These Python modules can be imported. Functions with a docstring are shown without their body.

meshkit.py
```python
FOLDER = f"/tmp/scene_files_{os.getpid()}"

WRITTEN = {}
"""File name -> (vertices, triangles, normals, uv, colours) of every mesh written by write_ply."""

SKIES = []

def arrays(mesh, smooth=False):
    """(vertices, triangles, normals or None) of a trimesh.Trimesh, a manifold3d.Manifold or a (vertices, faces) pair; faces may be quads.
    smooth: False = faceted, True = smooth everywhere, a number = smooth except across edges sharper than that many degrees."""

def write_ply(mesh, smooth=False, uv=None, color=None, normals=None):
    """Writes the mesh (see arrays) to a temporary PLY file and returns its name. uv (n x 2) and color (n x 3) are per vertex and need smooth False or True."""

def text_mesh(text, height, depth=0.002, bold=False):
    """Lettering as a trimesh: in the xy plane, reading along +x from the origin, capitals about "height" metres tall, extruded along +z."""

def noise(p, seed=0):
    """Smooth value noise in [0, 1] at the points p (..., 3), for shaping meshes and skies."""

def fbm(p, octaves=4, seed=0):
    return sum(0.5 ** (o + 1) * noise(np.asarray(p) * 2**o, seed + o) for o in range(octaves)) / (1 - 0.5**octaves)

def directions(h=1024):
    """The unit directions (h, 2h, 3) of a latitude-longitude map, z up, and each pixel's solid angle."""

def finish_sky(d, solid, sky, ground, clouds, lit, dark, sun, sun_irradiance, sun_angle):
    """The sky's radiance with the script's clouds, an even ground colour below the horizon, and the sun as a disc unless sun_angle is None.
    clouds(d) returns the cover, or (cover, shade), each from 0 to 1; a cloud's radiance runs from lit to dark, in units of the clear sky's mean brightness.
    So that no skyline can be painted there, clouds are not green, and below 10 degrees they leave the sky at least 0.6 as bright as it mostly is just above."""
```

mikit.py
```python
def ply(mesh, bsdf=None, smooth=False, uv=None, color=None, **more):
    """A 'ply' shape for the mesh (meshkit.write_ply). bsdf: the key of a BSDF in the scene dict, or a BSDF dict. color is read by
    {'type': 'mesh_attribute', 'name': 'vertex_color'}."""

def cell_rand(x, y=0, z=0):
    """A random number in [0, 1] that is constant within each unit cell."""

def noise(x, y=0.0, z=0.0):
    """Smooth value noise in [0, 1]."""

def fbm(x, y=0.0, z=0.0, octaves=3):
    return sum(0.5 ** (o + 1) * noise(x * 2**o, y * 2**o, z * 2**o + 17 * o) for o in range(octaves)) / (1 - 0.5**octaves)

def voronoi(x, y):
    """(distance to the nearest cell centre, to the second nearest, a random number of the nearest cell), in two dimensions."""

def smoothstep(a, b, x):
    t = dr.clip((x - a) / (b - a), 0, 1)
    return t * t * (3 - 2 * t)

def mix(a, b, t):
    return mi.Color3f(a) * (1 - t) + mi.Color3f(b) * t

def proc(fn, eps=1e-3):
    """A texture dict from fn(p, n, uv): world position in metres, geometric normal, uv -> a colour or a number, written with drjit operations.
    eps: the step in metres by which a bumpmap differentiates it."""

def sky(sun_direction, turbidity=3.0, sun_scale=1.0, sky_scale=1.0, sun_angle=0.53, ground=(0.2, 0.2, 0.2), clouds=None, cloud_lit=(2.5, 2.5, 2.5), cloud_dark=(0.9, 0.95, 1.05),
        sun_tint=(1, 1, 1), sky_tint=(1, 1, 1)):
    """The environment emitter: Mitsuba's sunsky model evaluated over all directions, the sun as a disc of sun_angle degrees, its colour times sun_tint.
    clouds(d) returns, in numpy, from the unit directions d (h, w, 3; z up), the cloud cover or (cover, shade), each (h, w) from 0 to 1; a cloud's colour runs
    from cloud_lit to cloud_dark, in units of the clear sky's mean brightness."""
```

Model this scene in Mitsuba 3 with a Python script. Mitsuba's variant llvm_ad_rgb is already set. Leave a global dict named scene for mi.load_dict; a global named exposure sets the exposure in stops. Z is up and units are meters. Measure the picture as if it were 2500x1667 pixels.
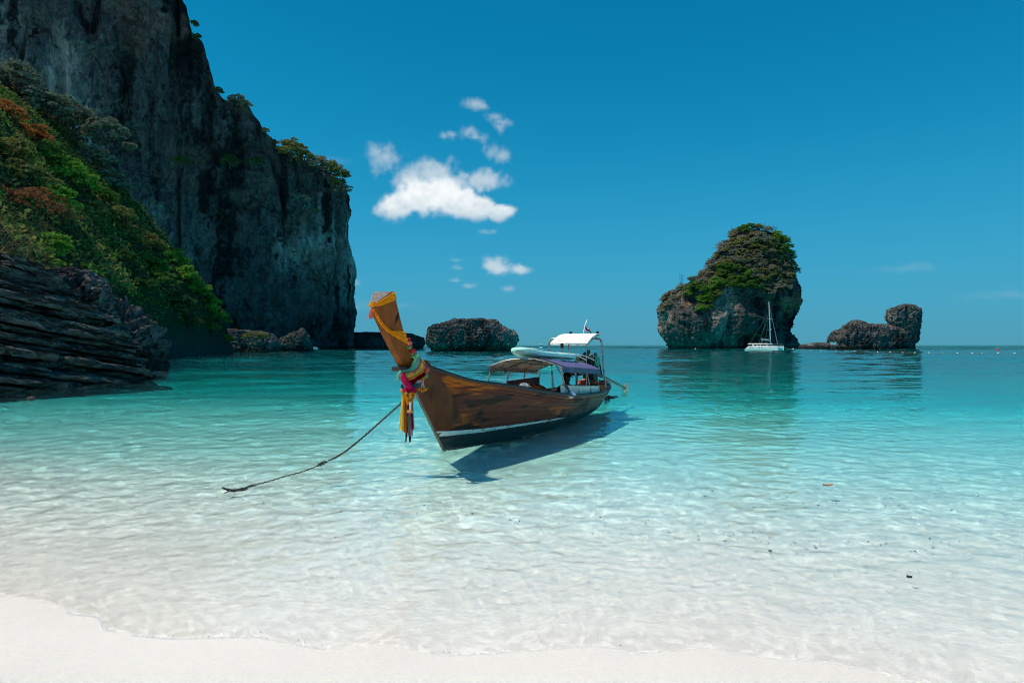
import math, random
import numpy as np, trimesh, drjit as dr, mitsuba as mi
import mikit, meshkit
from mikit import ply, proc, noise, fbm, smoothstep, mix
from meshkit import noise as nz, fbm as nfbm

T = mi.ScalarTransform4f
scene, labels = {}, {}
F, CX, HY, CAMZ = 1629.0, 1250.0, 843.8, 1.6      # focal length, centre and horizon row of the 2500 px photograph; eye height

# ---------------------------------------------------------------- camera, sky, exposure
PITCH = math.atan((HY - 833.5) / F)
scene['camera'] = {'type': 'perspective', 'fov': math.degrees(2 * math.atan(1250 / F)), 'near_clip': 0.05, 'far_clip': 60000.0,
                   'to_world': T().look_at(origin=[0, 0, CAMZ], target=[0, math.cos(PITCH), CAMZ + math.sin(PITCH)], up=[0, 0, 1])}
exposure = 1.35
SUN = (-0.49, -0.10, 0.865)


def ang(px, py):
    x, z = (px - CX) / F, (HY - py) / F
    return math.atan2(x, 1), math.atan2(z, math.hypot(x, 1))


def clouds(d):
    az, el = np.arctan2(d[..., 0], d[..., 1]), np.arcsin(np.clip(d[..., 2], -1, 1))
    cover, shade = np.zeros(az.shape), np.zeros(az.shape)
    ii, jj = np.nonzero((np.abs(az) < 0.75) & (el < 0.6) & (el > -0.01))
    a, e = az[ii, jj], el[ii, jj]
    q = np.stack([a * 60, e * 60, a * 0], -1)
    n1 = nfbm(q * 0.9, 5, 3) - 0.5
    n2 = nfbm(q * 2.4 + 9, 4, 5) - 0.5
    warp = 0.012 * (nfbm(q * 0.7 + 4, 3, 8) - 0.5)

    def mass(blobs, edge, rough, seed=0):
        f = np.full(a.shape, -9.0)
        for px, py, rx, ry in blobs:
            ba, be = ang(px, py)
            f = np.maximum(f, 1 - np.hypot((a + warp - ba) / (rx / F * 0.94), (e + warp * 0.6 - be) / (ry / F * 0.94)))
        f = f + rough * (n1 + 0.6 * n2)
        t = np.clip(f / edge, 0, 1)
        return t * t * (3 - 2 * t)
    low = mass([(965, 502, 58, 42), (1020, 482, 76, 52), (1070, 478, 76, 52), (1115, 492, 78, 46), (1165, 505, 72, 36), (1225, 515, 46, 26)], 0.5, 0.62)
    base = 0.5 + 0.5 * np.tanh((e - ang(1090, 541)[1]) * F / 14 + 2.2 * n1)
    low = low * base
    up = mass([(1062, 425, 70, 44), (1005, 440, 56, 30), (1120, 445, 70, 32), (1190, 440, 60, 34), (1160, 440, 50, 30)], 0.9, 0.95) * 0.78
    wisp = mass([(945, 385, 54, 44), (920, 372, 30, 24), (985, 420, 40, 26), (1160, 253, 34, 14), (1178, 262, 30, 12), (1205, 284, 34, 13), (1226, 298, 28, 11), (1140, 322, 34, 22), (1165, 332, 34, 18), (1105, 328, 24, 12), (1200, 372, 28, 22),
                 (1222, 382, 26, 22), (1216, 312, 14, 16), (1080, 332, 12, 10)], 1.5, 1.5) * 0.62
    specks = mass([(1185, 567, 26, 9), (1205, 566, 24, 8), (1113, 632, 28, 7), (1120, 652, 24, 6), (1148, 697, 24, 9), (1115, 682, 24, 6), (1238, 705, 22, 8), (872, 690, 16, 12)], 1.6, 1.1) * 0.5
    wisp = 1 - (1 - wisp) * (1 - specks)
    small = mass([(1208, 648, 46, 28), (1220, 655, 50, 20), (1262, 658, 46, 15)], 0.9, 0.9) * 0.85
    thin = mass([(820, 392, 60, 14), (2210, 655, 110, 12), (2470, 722, 130, 12), (860, 745, 80, 18), (960, 745, 90, 12)], 1.6, 0.9) * 0.13
    thin2 = 1 - (1 - wisp) * (1 - small) * (1 - thin)
    c = 1 - (1 - low) * (1 - up) * (1 - thin2)
    top = np.clip((e - ang(1090, 545)[1]) * F / 75, 0, 1)
    s_low = np.clip(0.42 - 0.42 * top + 0.4 * n1 + 0.3 * n2, 0, 1)
    s = low * s_low + (1 - low) * np.clip(0.36 + 0.3 * n1, 0, 1)
    cover[ii, jj], shade[ii, jj] = c, s
    # the pale haze that lies along the whole horizon
    haze = 0.75 * np.exp(-(np.clip(el, 0, 2) / 0.16) ** 1.5)
    total = 1 - (1 - cover) * (1 - haze)
    return total, (cover * shade + (1 - cover) * haze) / np.maximum(total, 1e-6)


scene['sky_light'] = mikit.sky(SUN, turbidity=3, sun_scale=1.0, sky_scale=1.11, sky_tint=(0.02, 0.91, 0.955), sun_tint=(1.01, 1.01, 1.02),
                               ground=(0.03, 0.2, 0.27), clouds=clouds, cloud_lit=(4.4, 4.6, 4.7), cloud_dark=(0.50, 1.47, 2.12))

# ---------------------------------------------------------------- helpers


def at(px, py, Y):
    """The point at distance Y (metres straight ahead) on the line of sight through a pixel of the photograph."""
    return np.array([(px - CX) / F * Y, Y, CAMZ + (HY - py) / F * Y])


def key_for(name, parent=None):
    k = f'{parent}__{name}' if parent else name
    if k not in scene and k not in labels and not any(x.startswith(k + '__') for x in scene):
        return k
    i = 1
    while f'{k}_{i:03d}' in scene or f'{k}_{i:03d}' in labels:
        i += 1
    return f'{k}_{i:03d}'


def thing(name, label, category, group=None, kind=None):
    k = key_for(name)
    labels[k] = {'label': label, 'category': category}
    if group:
        labels[k]['group'] = group
    if kind:
        labels[k]['kind'] = kind
    return k


def obj(name, mesh, mat, parent=None, smooth=False, label=None, kind=None, **more):
    k = key_for(name, parent)
    scene[k] = mesh if isinstance(mesh, dict) else ply(mesh, mat, smooth=smooth, **more)
    if label or kind:
        labels[k] = {a: b for a, b in (('label', label), ('kind', kind)) if b}
    return k


def whole(name, label, category, mesh, mat, smooth=False, group=None, kind=None, **more):
    k = thing(name, label, category, group, kind)
    scene[k] = mesh if isinstance(mesh, dict) else ply(mesh, mat, smooth=smooth, **more)
    return k


def structure(name, label, mesh, mat, smooth=False, **more):
    k = key_for(name)
    scene[k] = ply(mesh, mat, smooth=smooth, **more)
    labels[k] = {'label': label, 'category': name.replace('_', ' '), 'kind': 'structure'}
    return k


def grid_faces(n, m, wrap=False):
    i, j = np.meshgrid(np.arange(n - 1), np.arange(m if wrap else m - 1), indexing='ij')
    j2 = (j + 1) % m
    return np.stack([i * m + j, i * m + j2, (i + 1) * m + j2, (i + 1) * m + j], -1).reshape(-1, 4)


def join(*meshes):
    vs, fs, n = [], [], 0
    for m in meshes:
        v, f = (np.asarray(m.vertices), np.asarray(m.faces)) if hasattr(m, 'faces') else (np.asarray(m[0]), np.asarray(m[1]))
        if f.shape[1] == 4:
            f = np.vstack([f[:, [0, 1, 2]], f[:, [0, 2, 3]]])
        vs.append(v); fs.append(f + n); n += len(v)
    return np.vstack(vs), np.vstack(fs)


def smoothline(pts, n):
    p = np.asarray(pts, float)
    t = np.r_[0, np.cumsum(np.linalg.norm(np.diff(p, axis=0), axis=1))]
    from scipy.interpolate import PchipInterpolator
    return PchipInterpolator(t, p)(np.linspace(0, t[-1], n))


def tube(pts, r, sides=8, cap=True):
    p = np.asarray(pts, float)
    r = np.broadcast_to(np.asarray(r, float), (len(p),))
    t = np.gradient(p, axis=0); t /= np.linalg.norm(t, axis=1, keepdims=True) + 1e-12
    a = np.cross(t[0], [0, 0, 1.0] if abs(t[0][2]) < 0.9 else [1.0, 0, 0]); a /= np.linalg.norm(a)
    A = []
    for k in range(len(p)):
        a = a - t[k] * (a @ t[k]); a /= np.linalg.norm(a) + 1e-12
        A.append(a)
    A = np.array(A); B = np.cross(t, A)
    w = np.arange(sides) * 2 * np.pi / sides
    v = (p[:, None] + r[:, None, None] * (np.cos(w)[None, :, None] * A[:, None] + np.sin(w)[None, :, None] * B[:, None])).reshape(-1, 3)
    f = grid_faces(len(p), sides, True)
    f = np.vstack([f[:, [0, 1, 2]], f[:, [0, 2, 3]]])
    if cap:
        n = len(v); v = np.vstack([v, p[0], p[-1]]); e = (len(p) - 1) * sides
        k = np.arange(sides); k2 = (k + 1) % sides
        f = np.vstack([f, np.stack([k2, k, k * 0 + n], 1), np.stack([e + k, e + k2, k * 0 + n + 1], 1)])
    return v, f


def ridged(p, octaves=4, seed=0):
    return sum(0.5 ** (o + 1) * (1 - np.abs(2 * nz(p * 2 ** o + 31 * o, seed + o) - 1)) for o in range(octaves)) / (1 - 0.5 ** octaves)


def rgb(*c):
    return {'type': 'rgb', 'value': list(c)}


def two(d):
    return {'type': 'twosided', 'bsdf': d}


def mat(name, base, rough=0.8, **more):
    base = rgb(*base) if isinstance(base, tuple) else base
    scene[name] = two({'type': 'principled', 'base_color': base, 'roughness': rough, 'specular': more.pop('specular', 0.4), **more})
    return name


# ---------------------------------------------------------------- shore: the beach runs on as the sea bed
SHORE = np.array([(-900, 1270), (-300, 1370), (0, 1455), (80, 1468), (147, 1482), (165, 1500), (235, 1507), (250, 1538), (342, 1555), (430, 1561), (560, 1557), (636, 1558), (710, 1572),
                  (773, 1585), (832, 1587), (905, 1575), (960, 1577), (1000, 1589), (1096, 1602), (1200, 1596), (1351, 1586), (1446, 1577), (1490, 1583), (1542, 1597), (1640, 1590), (1733, 1583),
                  (1800, 1596), (1893, 1611), (1980, 1617), (2052, 1624), (2130, 1640), (2212, 1662), (2400, 1690), (2900, 1780)], float)
sy = CAMZ * F / (SHORE[:, 1] - HY)
SX = np.r_[-80, (SHORE[:, 0] - CX) / F * sy, 60]
SY = np.r_[26, sy, -4]


def shore_d(x, y):
    return y - np.interp(x, SX, SY)


def sand_z(x, y):
    d = shore_d(x, y)
    dd = np.clip(d, 0, None)
    deep = np.interp(dd, [0, .3, 3, 6.5, 13.5, 37, 77, 150, 400, 2000], [0, .018, .10, .22, .32, .85, 1.7, 4.2, 9, 12])
    relief = 0.012 * (nfbm(np.stack([x * 0.8, y * 0.8, 0 * x], -1), 3, 2) - 0.5) * np.clip(np.abs(d) / 1.5, 0, 1)
    return np.where(d < 0, 0.045 * np.minimum(-d, 30), -deep) + relief


def polar(r, t):
    R, A = np.meshgrid(r, t, indexing='ij')
    return (R * np.sin(A)).ravel(), (R * np.cos(A)).ravel(), grid_faces(len(r), len(t))


tb = np.radians(np.r_[np.linspace(-180, -46, 40)[:-1], np.linspace(-46, 46, 300), np.linspace(46, 180, 40)[1:]])
X, Y, q = polar(np.r_[0.02, np.geomspace(0.6, 2.8, 8), np.geomspace(2.85, 6, 90), np.geomspace(6.1, 40, 70), np.geomspace(43, 30000, 60)], tb)


def sand_color(p, n, uv):
    g = fbm(p.x * 90, p.y * 90, p.z * 90, 2)
    big = fbm(p.x * 0.7, p.y * 1.1, 3.0, 3)
    c = mix((0.76, 0.74, 0.72), (0.84, 0.825, 0.81), smoothstep(0.25, 0.75, g * 0.5 + big * 0.5))
    return c


def sand_bump(p, n, uv):
    w = fbm(p.x * 1.3, p.y * 1.3, 5.0, 2) * 2.2
    a = fbm(p.x * 5.5 + w, p.y * 8.0 - w, 1.0, 2)
    b = fbm(p.x * 3.1 - w, p.y * 5.2 + w, 7.0, 2)
    crest = dr.exp(-dr.abs(a - 0.5) * 16) * 0.009 + dr.exp(-dr.abs(b - 0.5) * 16) * 0.010
    wet = smoothstep(0.0, 0.08, -p.z)
    return crest * wet + noise(p.x * 70, p.y * 70, 0) * 0.0022


scene['sand_material'] = {'type': 'bumpmap', 'bsdf': two({'type': 'diffuse', 'reflectance': proc(sand_color)}), 'texture': proc(sand_bump, eps=0.006), 'scale': 1.0}
structure('beach', 'smooth white sand beach sloping under the clear water', (np.stack([X, Y, sand_z(X, Y)], 1), q), 'sand_material', smooth=True)

# ---------------------------------------------------------------- sea: a rippled clear sheet over water that absorbs and scatters
WR = np.random.default_rng(7)
COMP = []
for lo, hi, num, sl in ((0.09, 0.22, 40, 0.075), (0.22, 0.55, 34, 0.058), (0.55, 1.8, 24, 0.020), (1.8, 6, 26, 0.013), (6, 30, 16, 0.020), (30, 150, 12, 0.010)):
    for k in range(num):
        lam = math.exp(WR.uniform(math.log(lo), math.log(hi)))
        th = WR.normal(-1.25, 1.15 if lam < 0.55 else 0.7)
        COMP.append((lam, th, sl * math.sqrt(2.0 / num) * lam / (2 * math.pi), WR.uniform(0, 6.283)))


def waves(x, y, step):
    depth = np.clip(-sand_z(x, y), 0, None)
    gust = 0.55 + 0.9 * nfbm(np.stack([x * 0.09, y * 0.05, 0 * x], -1), 3, 4)
    patch = 0.4 + 1.2 * nfbm(np.stack([x * 0.7, y * 0.6, 0 * x], -1), 2, 6)
    z = np.zeros_like(x)
    for lam, th, a, ph in COMP:
        fade = np.clip((lam / step - 2.2) / 1.5, 0, 1) * np.clip(depth * 9 / (lam + 0.15), 0, 1)
        use = fade > 0
        if 1.8 <= lam < 6:
            fade = fade * (1 + 2.2 * np.clip((y - 28) / 50, 0, 1))
        z[use] += (fade * a * np.sin((x * math.cos(th) + y * math.sin(th)) * 2 * math.pi / lam + ph) * (patch if lam < 0.6 else 1))[use]
    return z * gust


ts = np.radians(np.r_[np.linspace(-80, -44, 36)[:-1], np.linspace(-44, 44, 480), np.linspace(44, 80, 36)[1:]])
rr = np.r_[np.geomspace(2.4, 6, 250), np.geomspace(6, 30, 300)[1:], np.geomspace(30, 300, 340)[1:], np.geomspace(300, 40000, 90)[1:]]
X, Y, q = polar(rr, ts)
step = np.hypot(X, Y) * 0.0056
Z = waves(X, Y, step)
S = sand_z(X, Y)
Z = np.where(S > -0.0013, S - 0.05, np.maximum(Z, S + 0.0012))
Z = Z - np.hypot(X, Y) ** 2 / 2 / 6.4e6 * 0
scene['sea_medium'] = {'type': 'homogeneous', 'albedo': rgb(.02, .59, .65), 'sigma_t': rgb(.48, .024, .027), 'scale': 1.0}


def painted_caustics(p, n, uv):
    """Caustic light lines, painted as a noise net into the transmittance of the water sheet."""
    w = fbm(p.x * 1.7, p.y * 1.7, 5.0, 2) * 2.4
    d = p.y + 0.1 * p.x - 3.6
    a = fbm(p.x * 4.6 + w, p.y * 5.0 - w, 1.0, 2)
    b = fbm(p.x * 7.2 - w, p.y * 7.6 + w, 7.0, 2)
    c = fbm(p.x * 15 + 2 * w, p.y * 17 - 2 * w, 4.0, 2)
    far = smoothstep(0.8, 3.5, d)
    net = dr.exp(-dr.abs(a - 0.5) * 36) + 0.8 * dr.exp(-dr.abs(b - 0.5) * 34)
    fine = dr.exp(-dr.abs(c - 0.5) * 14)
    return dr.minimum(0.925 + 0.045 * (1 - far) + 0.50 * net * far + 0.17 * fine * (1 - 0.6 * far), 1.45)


scene['water_material'] = {'type': 'thindielectric', 'int_ior': 1.2, 'specular_reflectance': rgb(.62, .62, .62), 'specular_transmittance': proc(painted_caustics)}
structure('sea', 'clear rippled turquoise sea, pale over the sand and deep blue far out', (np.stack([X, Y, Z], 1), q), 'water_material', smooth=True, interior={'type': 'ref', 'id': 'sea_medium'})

# ---------------------------------------------------------------- rock materials
def rock_material(name, dark, mid, pale, scale, stain=1.0, warm=None, bump=0.15, bscale=1.0):
    def color(p, n, uv):
        s = scale
        streak = fbm(p.x * 1.1 * s, p.y * 1.1 * s, p.z * 0.09 * s, 4)
        patch = fbm(p.x * 0.20 * s, p.y * 0.20 * s, p.z * 0.13 * s, 4)
        fine = fbm(p.x * 4.3 * s, p.y * 4.3 * s, p.z * 2.0 * s, 4)
        crack = dr.abs(noise(p.x * 1.5 * s + fine * 0.8, p.y * 1.5 * s, p.z * 0.22 * s + 8) - 0.5)
        c = mix(mid, pale, smoothstep(0.50, 0.66, patch * 0.6 + streak * 0.4))
        c = mix(c, dark, smoothstep(0.50, 0.60, streak * 0.55 + fine * 0.2 + (1 - patch) * 0.25) * stain)
        if warm:
            w = smoothstep(0.60, 0.70, fbm(p.x * 0.35 * s + 40, p.y * 0.35 * s, p.z * 0.22 * s, 3))
            c = mix(c, warm, w * 0.6)
        c = c * (0.25 + 1.5 * fine)
        c = mix(dark, c, 0.25 + 0.75 * smoothstep(0.0, 0.045, crack))
        return mix((.012, .014, .014), c, 0.25 + 0.75 * smoothstep(0.6, 2.2, p.z + 1.6 * (fine - 0.5)))   # painted shade of the undercut foot, along with tide-line weed

    def relief(p, n, uv):
        s = bscale
        a = fbm(p.x * 1.6 * s, p.y * 1.6 * s, p.z * 0.7 * s, 4)
        b = 1 - dr.abs(2 * noise(p.x * 3.1 * s, p.y * 3.1 * s, p.z * 1.9 * s) - 1)
        return (a + 0.5 * b) * bump / s
    scene[name] = {'type': 'bumpmap', 'bsdf': two({'type': 'diffuse', 'reflectance': proc(color)}), 'texture': proc(relief, eps=0.04 / bscale), 'scale': 1.0}
    return name


rock_material('cliff_rock', (.014, .022, .027), (.075, .096, .104), (.31, .345, .35), 0.16, 1.0, warm=(.14, .13, .12), bump=1.3, bscale=0.30)
rock_material('islet_rock', (.016, .018, .022), (.13, .132, .138), (.34, .33, .32), 0.5, 0.8, warm=(.22, .19, .165), bump=1.1, bscale=0.9)
rock_material('island_rock', (.016, .020, .024), (.11, .112, .112), (.32, .29, .265), 0.32, 0.9, warm=(.36, .22, .15), bump=0.8, bscale=0.6)
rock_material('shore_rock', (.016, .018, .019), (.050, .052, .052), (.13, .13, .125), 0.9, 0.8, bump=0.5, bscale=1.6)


def vertex_normals(v, q):
    m = trimesh.Trimesh(v, np.vstack([q[:, [0, 1, 2]], q[:, [0, 2, 3]]]), process=False)
    return np.array(m.vertex_normals)


def karst(p, big, fine, seed=0):
    """How far the pitted, fluted limestone stands out at the points: broad bulges, upright flutes, sharp pits."""
    p = p @ np.array([[.80, .52, .10], [-.55, .83, .06], [-.06, -.10, .99]])
    p = p + fine * 1.1 * (np.stack([nz(p / fine / 1.4 + k * 17.3, seed + 40 + k) for k in range(3)], -1) - 0.5)
    a = nfbm(p / big, 3, seed) - 0.5
    f = ridged(p / np.array([fine * 1.3, fine * 1.3, fine * 3.2]), 3, seed + 5) - 0.5
    g = ridged(p / (fine * 0.55), 3, seed + 9) - 0.5
    return a, f, g


def loft_rock(rows, Y, depth, n_around=260, n_up=150, big=12., fine=3., amp=(3., 1.2, .7), power=2.4, seed=0, sink=2.0, lean=0.0, top_round=0.35):
    """A free-standing rock from its width at each height: rows of (pixel row, left pixel, right pixel), top first."""
    r = np.array(rows, float)
    z = CAMZ + (HY - r[:, 0]) / F * Y
    L, R = (r[:, 1] - CX) / F * Y, (r[:, 2] - CX) / F * Y
    o = np.argsort(z)
    zt = np.linspace(max(z.min(), -0.5), z.max(), n_up)
    L, R = np.interp(zt, z[o], L[o]), np.interp(zt, z[o], R[o])
    zt, L, R = np.r_[-sink, zt], np.r_[L[0], L], np.r_[R[0], R]
    c, a = (L + R) / 2, (R - L) / 2
    w = np.linspace(0, 2 * np.pi, n_around, endpoint=False)
    cs, sn = np.cos(w), np.sin(w)
    ex, ey = np.sign(cs) * np.abs(cs) ** (2 / power), np.sign(sn) * np.abs(sn) ** (2 / power)
    H = z.max()
    b = depth * a.max() * np.clip(a / a.max(), 0.0, 1) ** 0.7
    P = np.stack([c[:, None] + a[:, None] * ex, Y + lean * zt[:, None] + b[:, None] * ey, np.repeat(zt[:, None], n_around, 1)], -1)
    v, q = P.reshape(-1, 3), grid_faces(len(zt), n_around, True)
    n = vertex_normals(v, q)
    ka, kf, kg = karst(v, big, fine, seed)
    kf, kg = kf - 0.14, kg - 0.14
    kg = kg + 0.3 * (np.abs(nz(v / (fine * 0.33), seed + 2) - 0.5) * -2 + 0.5)
    lim = np.clip(np.repeat(a, n_around) / (0.5 * a.max()), 0.12, 1)
    v = v + n * ((amp[0] * ka + amp[1] * kf + amp[2] * kg) * lim)[:, None]
    top = len(v)
    v = np.vstack([v, v[-n_around:].mean(0) + [0, 0, 0.02]])
    k = np.arange(n_around)
    e = top - n_around
    f = np.vstack([q[:, [0, 1, 2]], q[:, [0, 2, 3]], np.stack([e + k, e + (k + 1) % n_around, k * 0 + top], 1)])
    return v, f


# ---------------------------------------------------------------- the great cliff on the left
CL_TOP = np.array([(-400, -900), (0, -620), (200, -420), (330, -230), (451, 0), (459, 42), (466, 77), (501, 115), (509, 145), (522, 207), (543, 243), (575, 250), (597, 252), (612, 268), (650, 318), (681, 360),
                   (700, 372), (761, 391), (807, 408), (838, 424), (848, 440)], float)


def cliff_y(px):
    return np.interp(px, [-900, 0, 450, 700, 860], [205, 262, 292, 312, 330])


def build_cliff():
    px = np.r_[np.linspace(-700, 0, 70)[:-1], np.linspace(0, 848, 430)]
    yc = cliff_y(px)
    X = (px - CX) / F * yc
    ztop = CAMZ + (HY - np.interp(px, CL_TOP[:, 0], CL_TOP[:, 1])) / F * yc
    nu = 330
    cols = []
    # the seaward end turns the corner and runs away from the viewer
    turn = np.linspace(0, 1, 60)[1:]
    tx, ty = X[-1] + 5 * np.sin(turn * 1.9) - 36 * turn ** 1.6, yc[-1] + 60 * turn
    X, yc = np.r_[X, tx], np.r_[yc, ty]
    ztop = np.r_[ztop, ztop[-1] + 6 * turn]
    px = np.r_[px, np.full(len(turn), 848.0)]
    t = np.linspace(0, 1, nu)[:, None]
    Z = -3 + (ztop[None] + 3) * t
    Xg, Yg = np.repeat(X[None], nu, 0), np.repeat(yc[None], nu, 0)
    # outline of the seaward edge, by height
    row = HY - (Z - CAMZ) / 330 * F
    edge = np.interp(row, [424, 440, 466, 490, 515, 536, 578, 610, 666, 683, 722, 757, 803, 851], [838, 846, 854, 855, 856, 848, 848, 858, 867, 861, 857, 862, 857, 853]) - 862
    wt = np.clip((px - 640) / 208, 0, 1)[None] ** 1.5
    Xg = Xg + edge / F * 330 * wt
    # leaning back a little with height, and hollowed at the foot
    back = 0.05 * np.clip(Z, 0, None) - 5.5 * np.exp(-((Z - 4) / 5.0) ** 2) * (0.4 + nz(np.stack([Xg / 14, Yg / 14, 0 * Z], -1), 3)) * -1
    nrm = np.array([0.46, -0.88, 0])
    P = np.stack([Xg, Yg, Z], -1) - nrm * back[..., None]
    v, q = P.reshape(-1, 3), grid_faces(nu, len(X))
    n = vertex_normals(v, q)
    if (n[:, 1] > 0).mean() > 0.5:
        n = -n; q = q[:, ::-1]
    ka = nfbm(v / np.array([34, 34, 60.]), 3, 1) - 0.5
    kb = ridged(v / np.array([15, 15, 42.]), 3, 2) - 0.5
    kc = ridged(v / np.array([4.5, 4.5, 11.]), 3, 3) - 0.5
    kd = ridged(v / 2.4, 2, 4) - 0.5
    ledge = np.abs(nz(np.stack([v[:, 0] / 60, v[:, 1] / 60, v[:, 2] / 13 + v[:, 0] / 70], -1), 6) - 0.5)
    damp = 1 - 0.55 * np.repeat(wt, nu, 0).reshape(-1)
    v = v + n * ((17 * ka + 10 * kb + 5.5 * kc + 2.2 * kd - 5.0 * np.exp(-(np.abs(nz(v / np.array([13, 13, 55.]) + 17, 8) - 0.5) * 26) ** 2) - 1.6 * np.exp(-(ledge * 14) ** 2)) * damp)[:, None]
    # the top runs back out of sight
    m = len(X)
    rows, last = [v.reshape(nu, m, 3)], v.reshape(nu, m, 3)[-1]
    for k, (b, up) in enumerate(((3, 1.5), (9, 3.0), (22, 2.0), (60, -8))):
        rows.append((last + np.array([-0.46, 0.88, 0]) * b + np.array([0, 0, up]) * (1 + 0.5 * np.sin(last[:, :1] * 0.4 + k)))[None])
    V = np.concatenate(rows)
    return V.reshape(-1, 3), grid_faces(len(V), m)


structure('cliff', 'towering dark grey limestone cliff face on the left, streaked and fluted', build_cliff(), 'cliff_rock', smooth=True)

# ---------------------------------------------------------------- rocks standing in the sea
camel = [(742, 2208, 2213), (747, 2199, 2222), (752, 2184, 2234), (759, 2170, 2243), (767, 2168, 2243), (777, 2170, 2242), (787, 2173, 2242), (800, 2177, 2239), (806, 2174, 2238), (828, 2165, 2237), (838, 2160, 2229), (851, 2160, 2227)]
body = [(781, 2084, 2096), (784, 2077, 2105), (791, 2070, 2124), (794, 2067, 2150), (799, 2063, 2172), (806, 2058, 2200), (814, 2037, 2214), (831, 2027, 2222), (851, 2024, 2224)]
whole('sea_rock', 'dark pitted rock islet with a raised head at its right end', 'rock',
      join(loft_rock(body, 365, 0.42, 300, 120, 9, 2.2, (2.4, 2.8, 1.7), seed=3), loft_rock(camel, 365, 0.6, 200, 130, 7, 2.2, (1.8, 2.6, 1.7), seed=4)), 'islet_rock', smooth=40)
whole('rock_slab', 'low flat brown rock slab carrying a white board left of the camel shaped islet', 'rock',
      loft_rock([(836, 1995, 2016), (838, 1980, 2050), (841, 1955, 2070), (846, 1950, 2090), (851, 1950, 2096)], 362, 0.3, 200, 30, 6, 2, (1, .6, .4), seed=5), 'islet_rock', smooth=40)
whole('sea_rock', 'rounded dark rock islet with an undercut foot, between bow and roof of the wooden boat', 'rock',
      loft_rock([(776, 1166, 1176), (779, 1145, 1186), (783, 1122, 1203), (788, 1108, 1212), (794, 1080, 1218), (800, 1058, 1228), (808, 1050, 1244), (818, 1046, 1254), (828, 1046, 1258), (838, 1049, 1256),
                 (845, 1062, 1250), (850, 1074, 1240), (856, 1082, 1230)], 205, 0.55, 350, 140, 4.5, 1.6, (3.0, 2.0, 1.2), seed=6), 'islet_rock', smooth=40)
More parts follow.
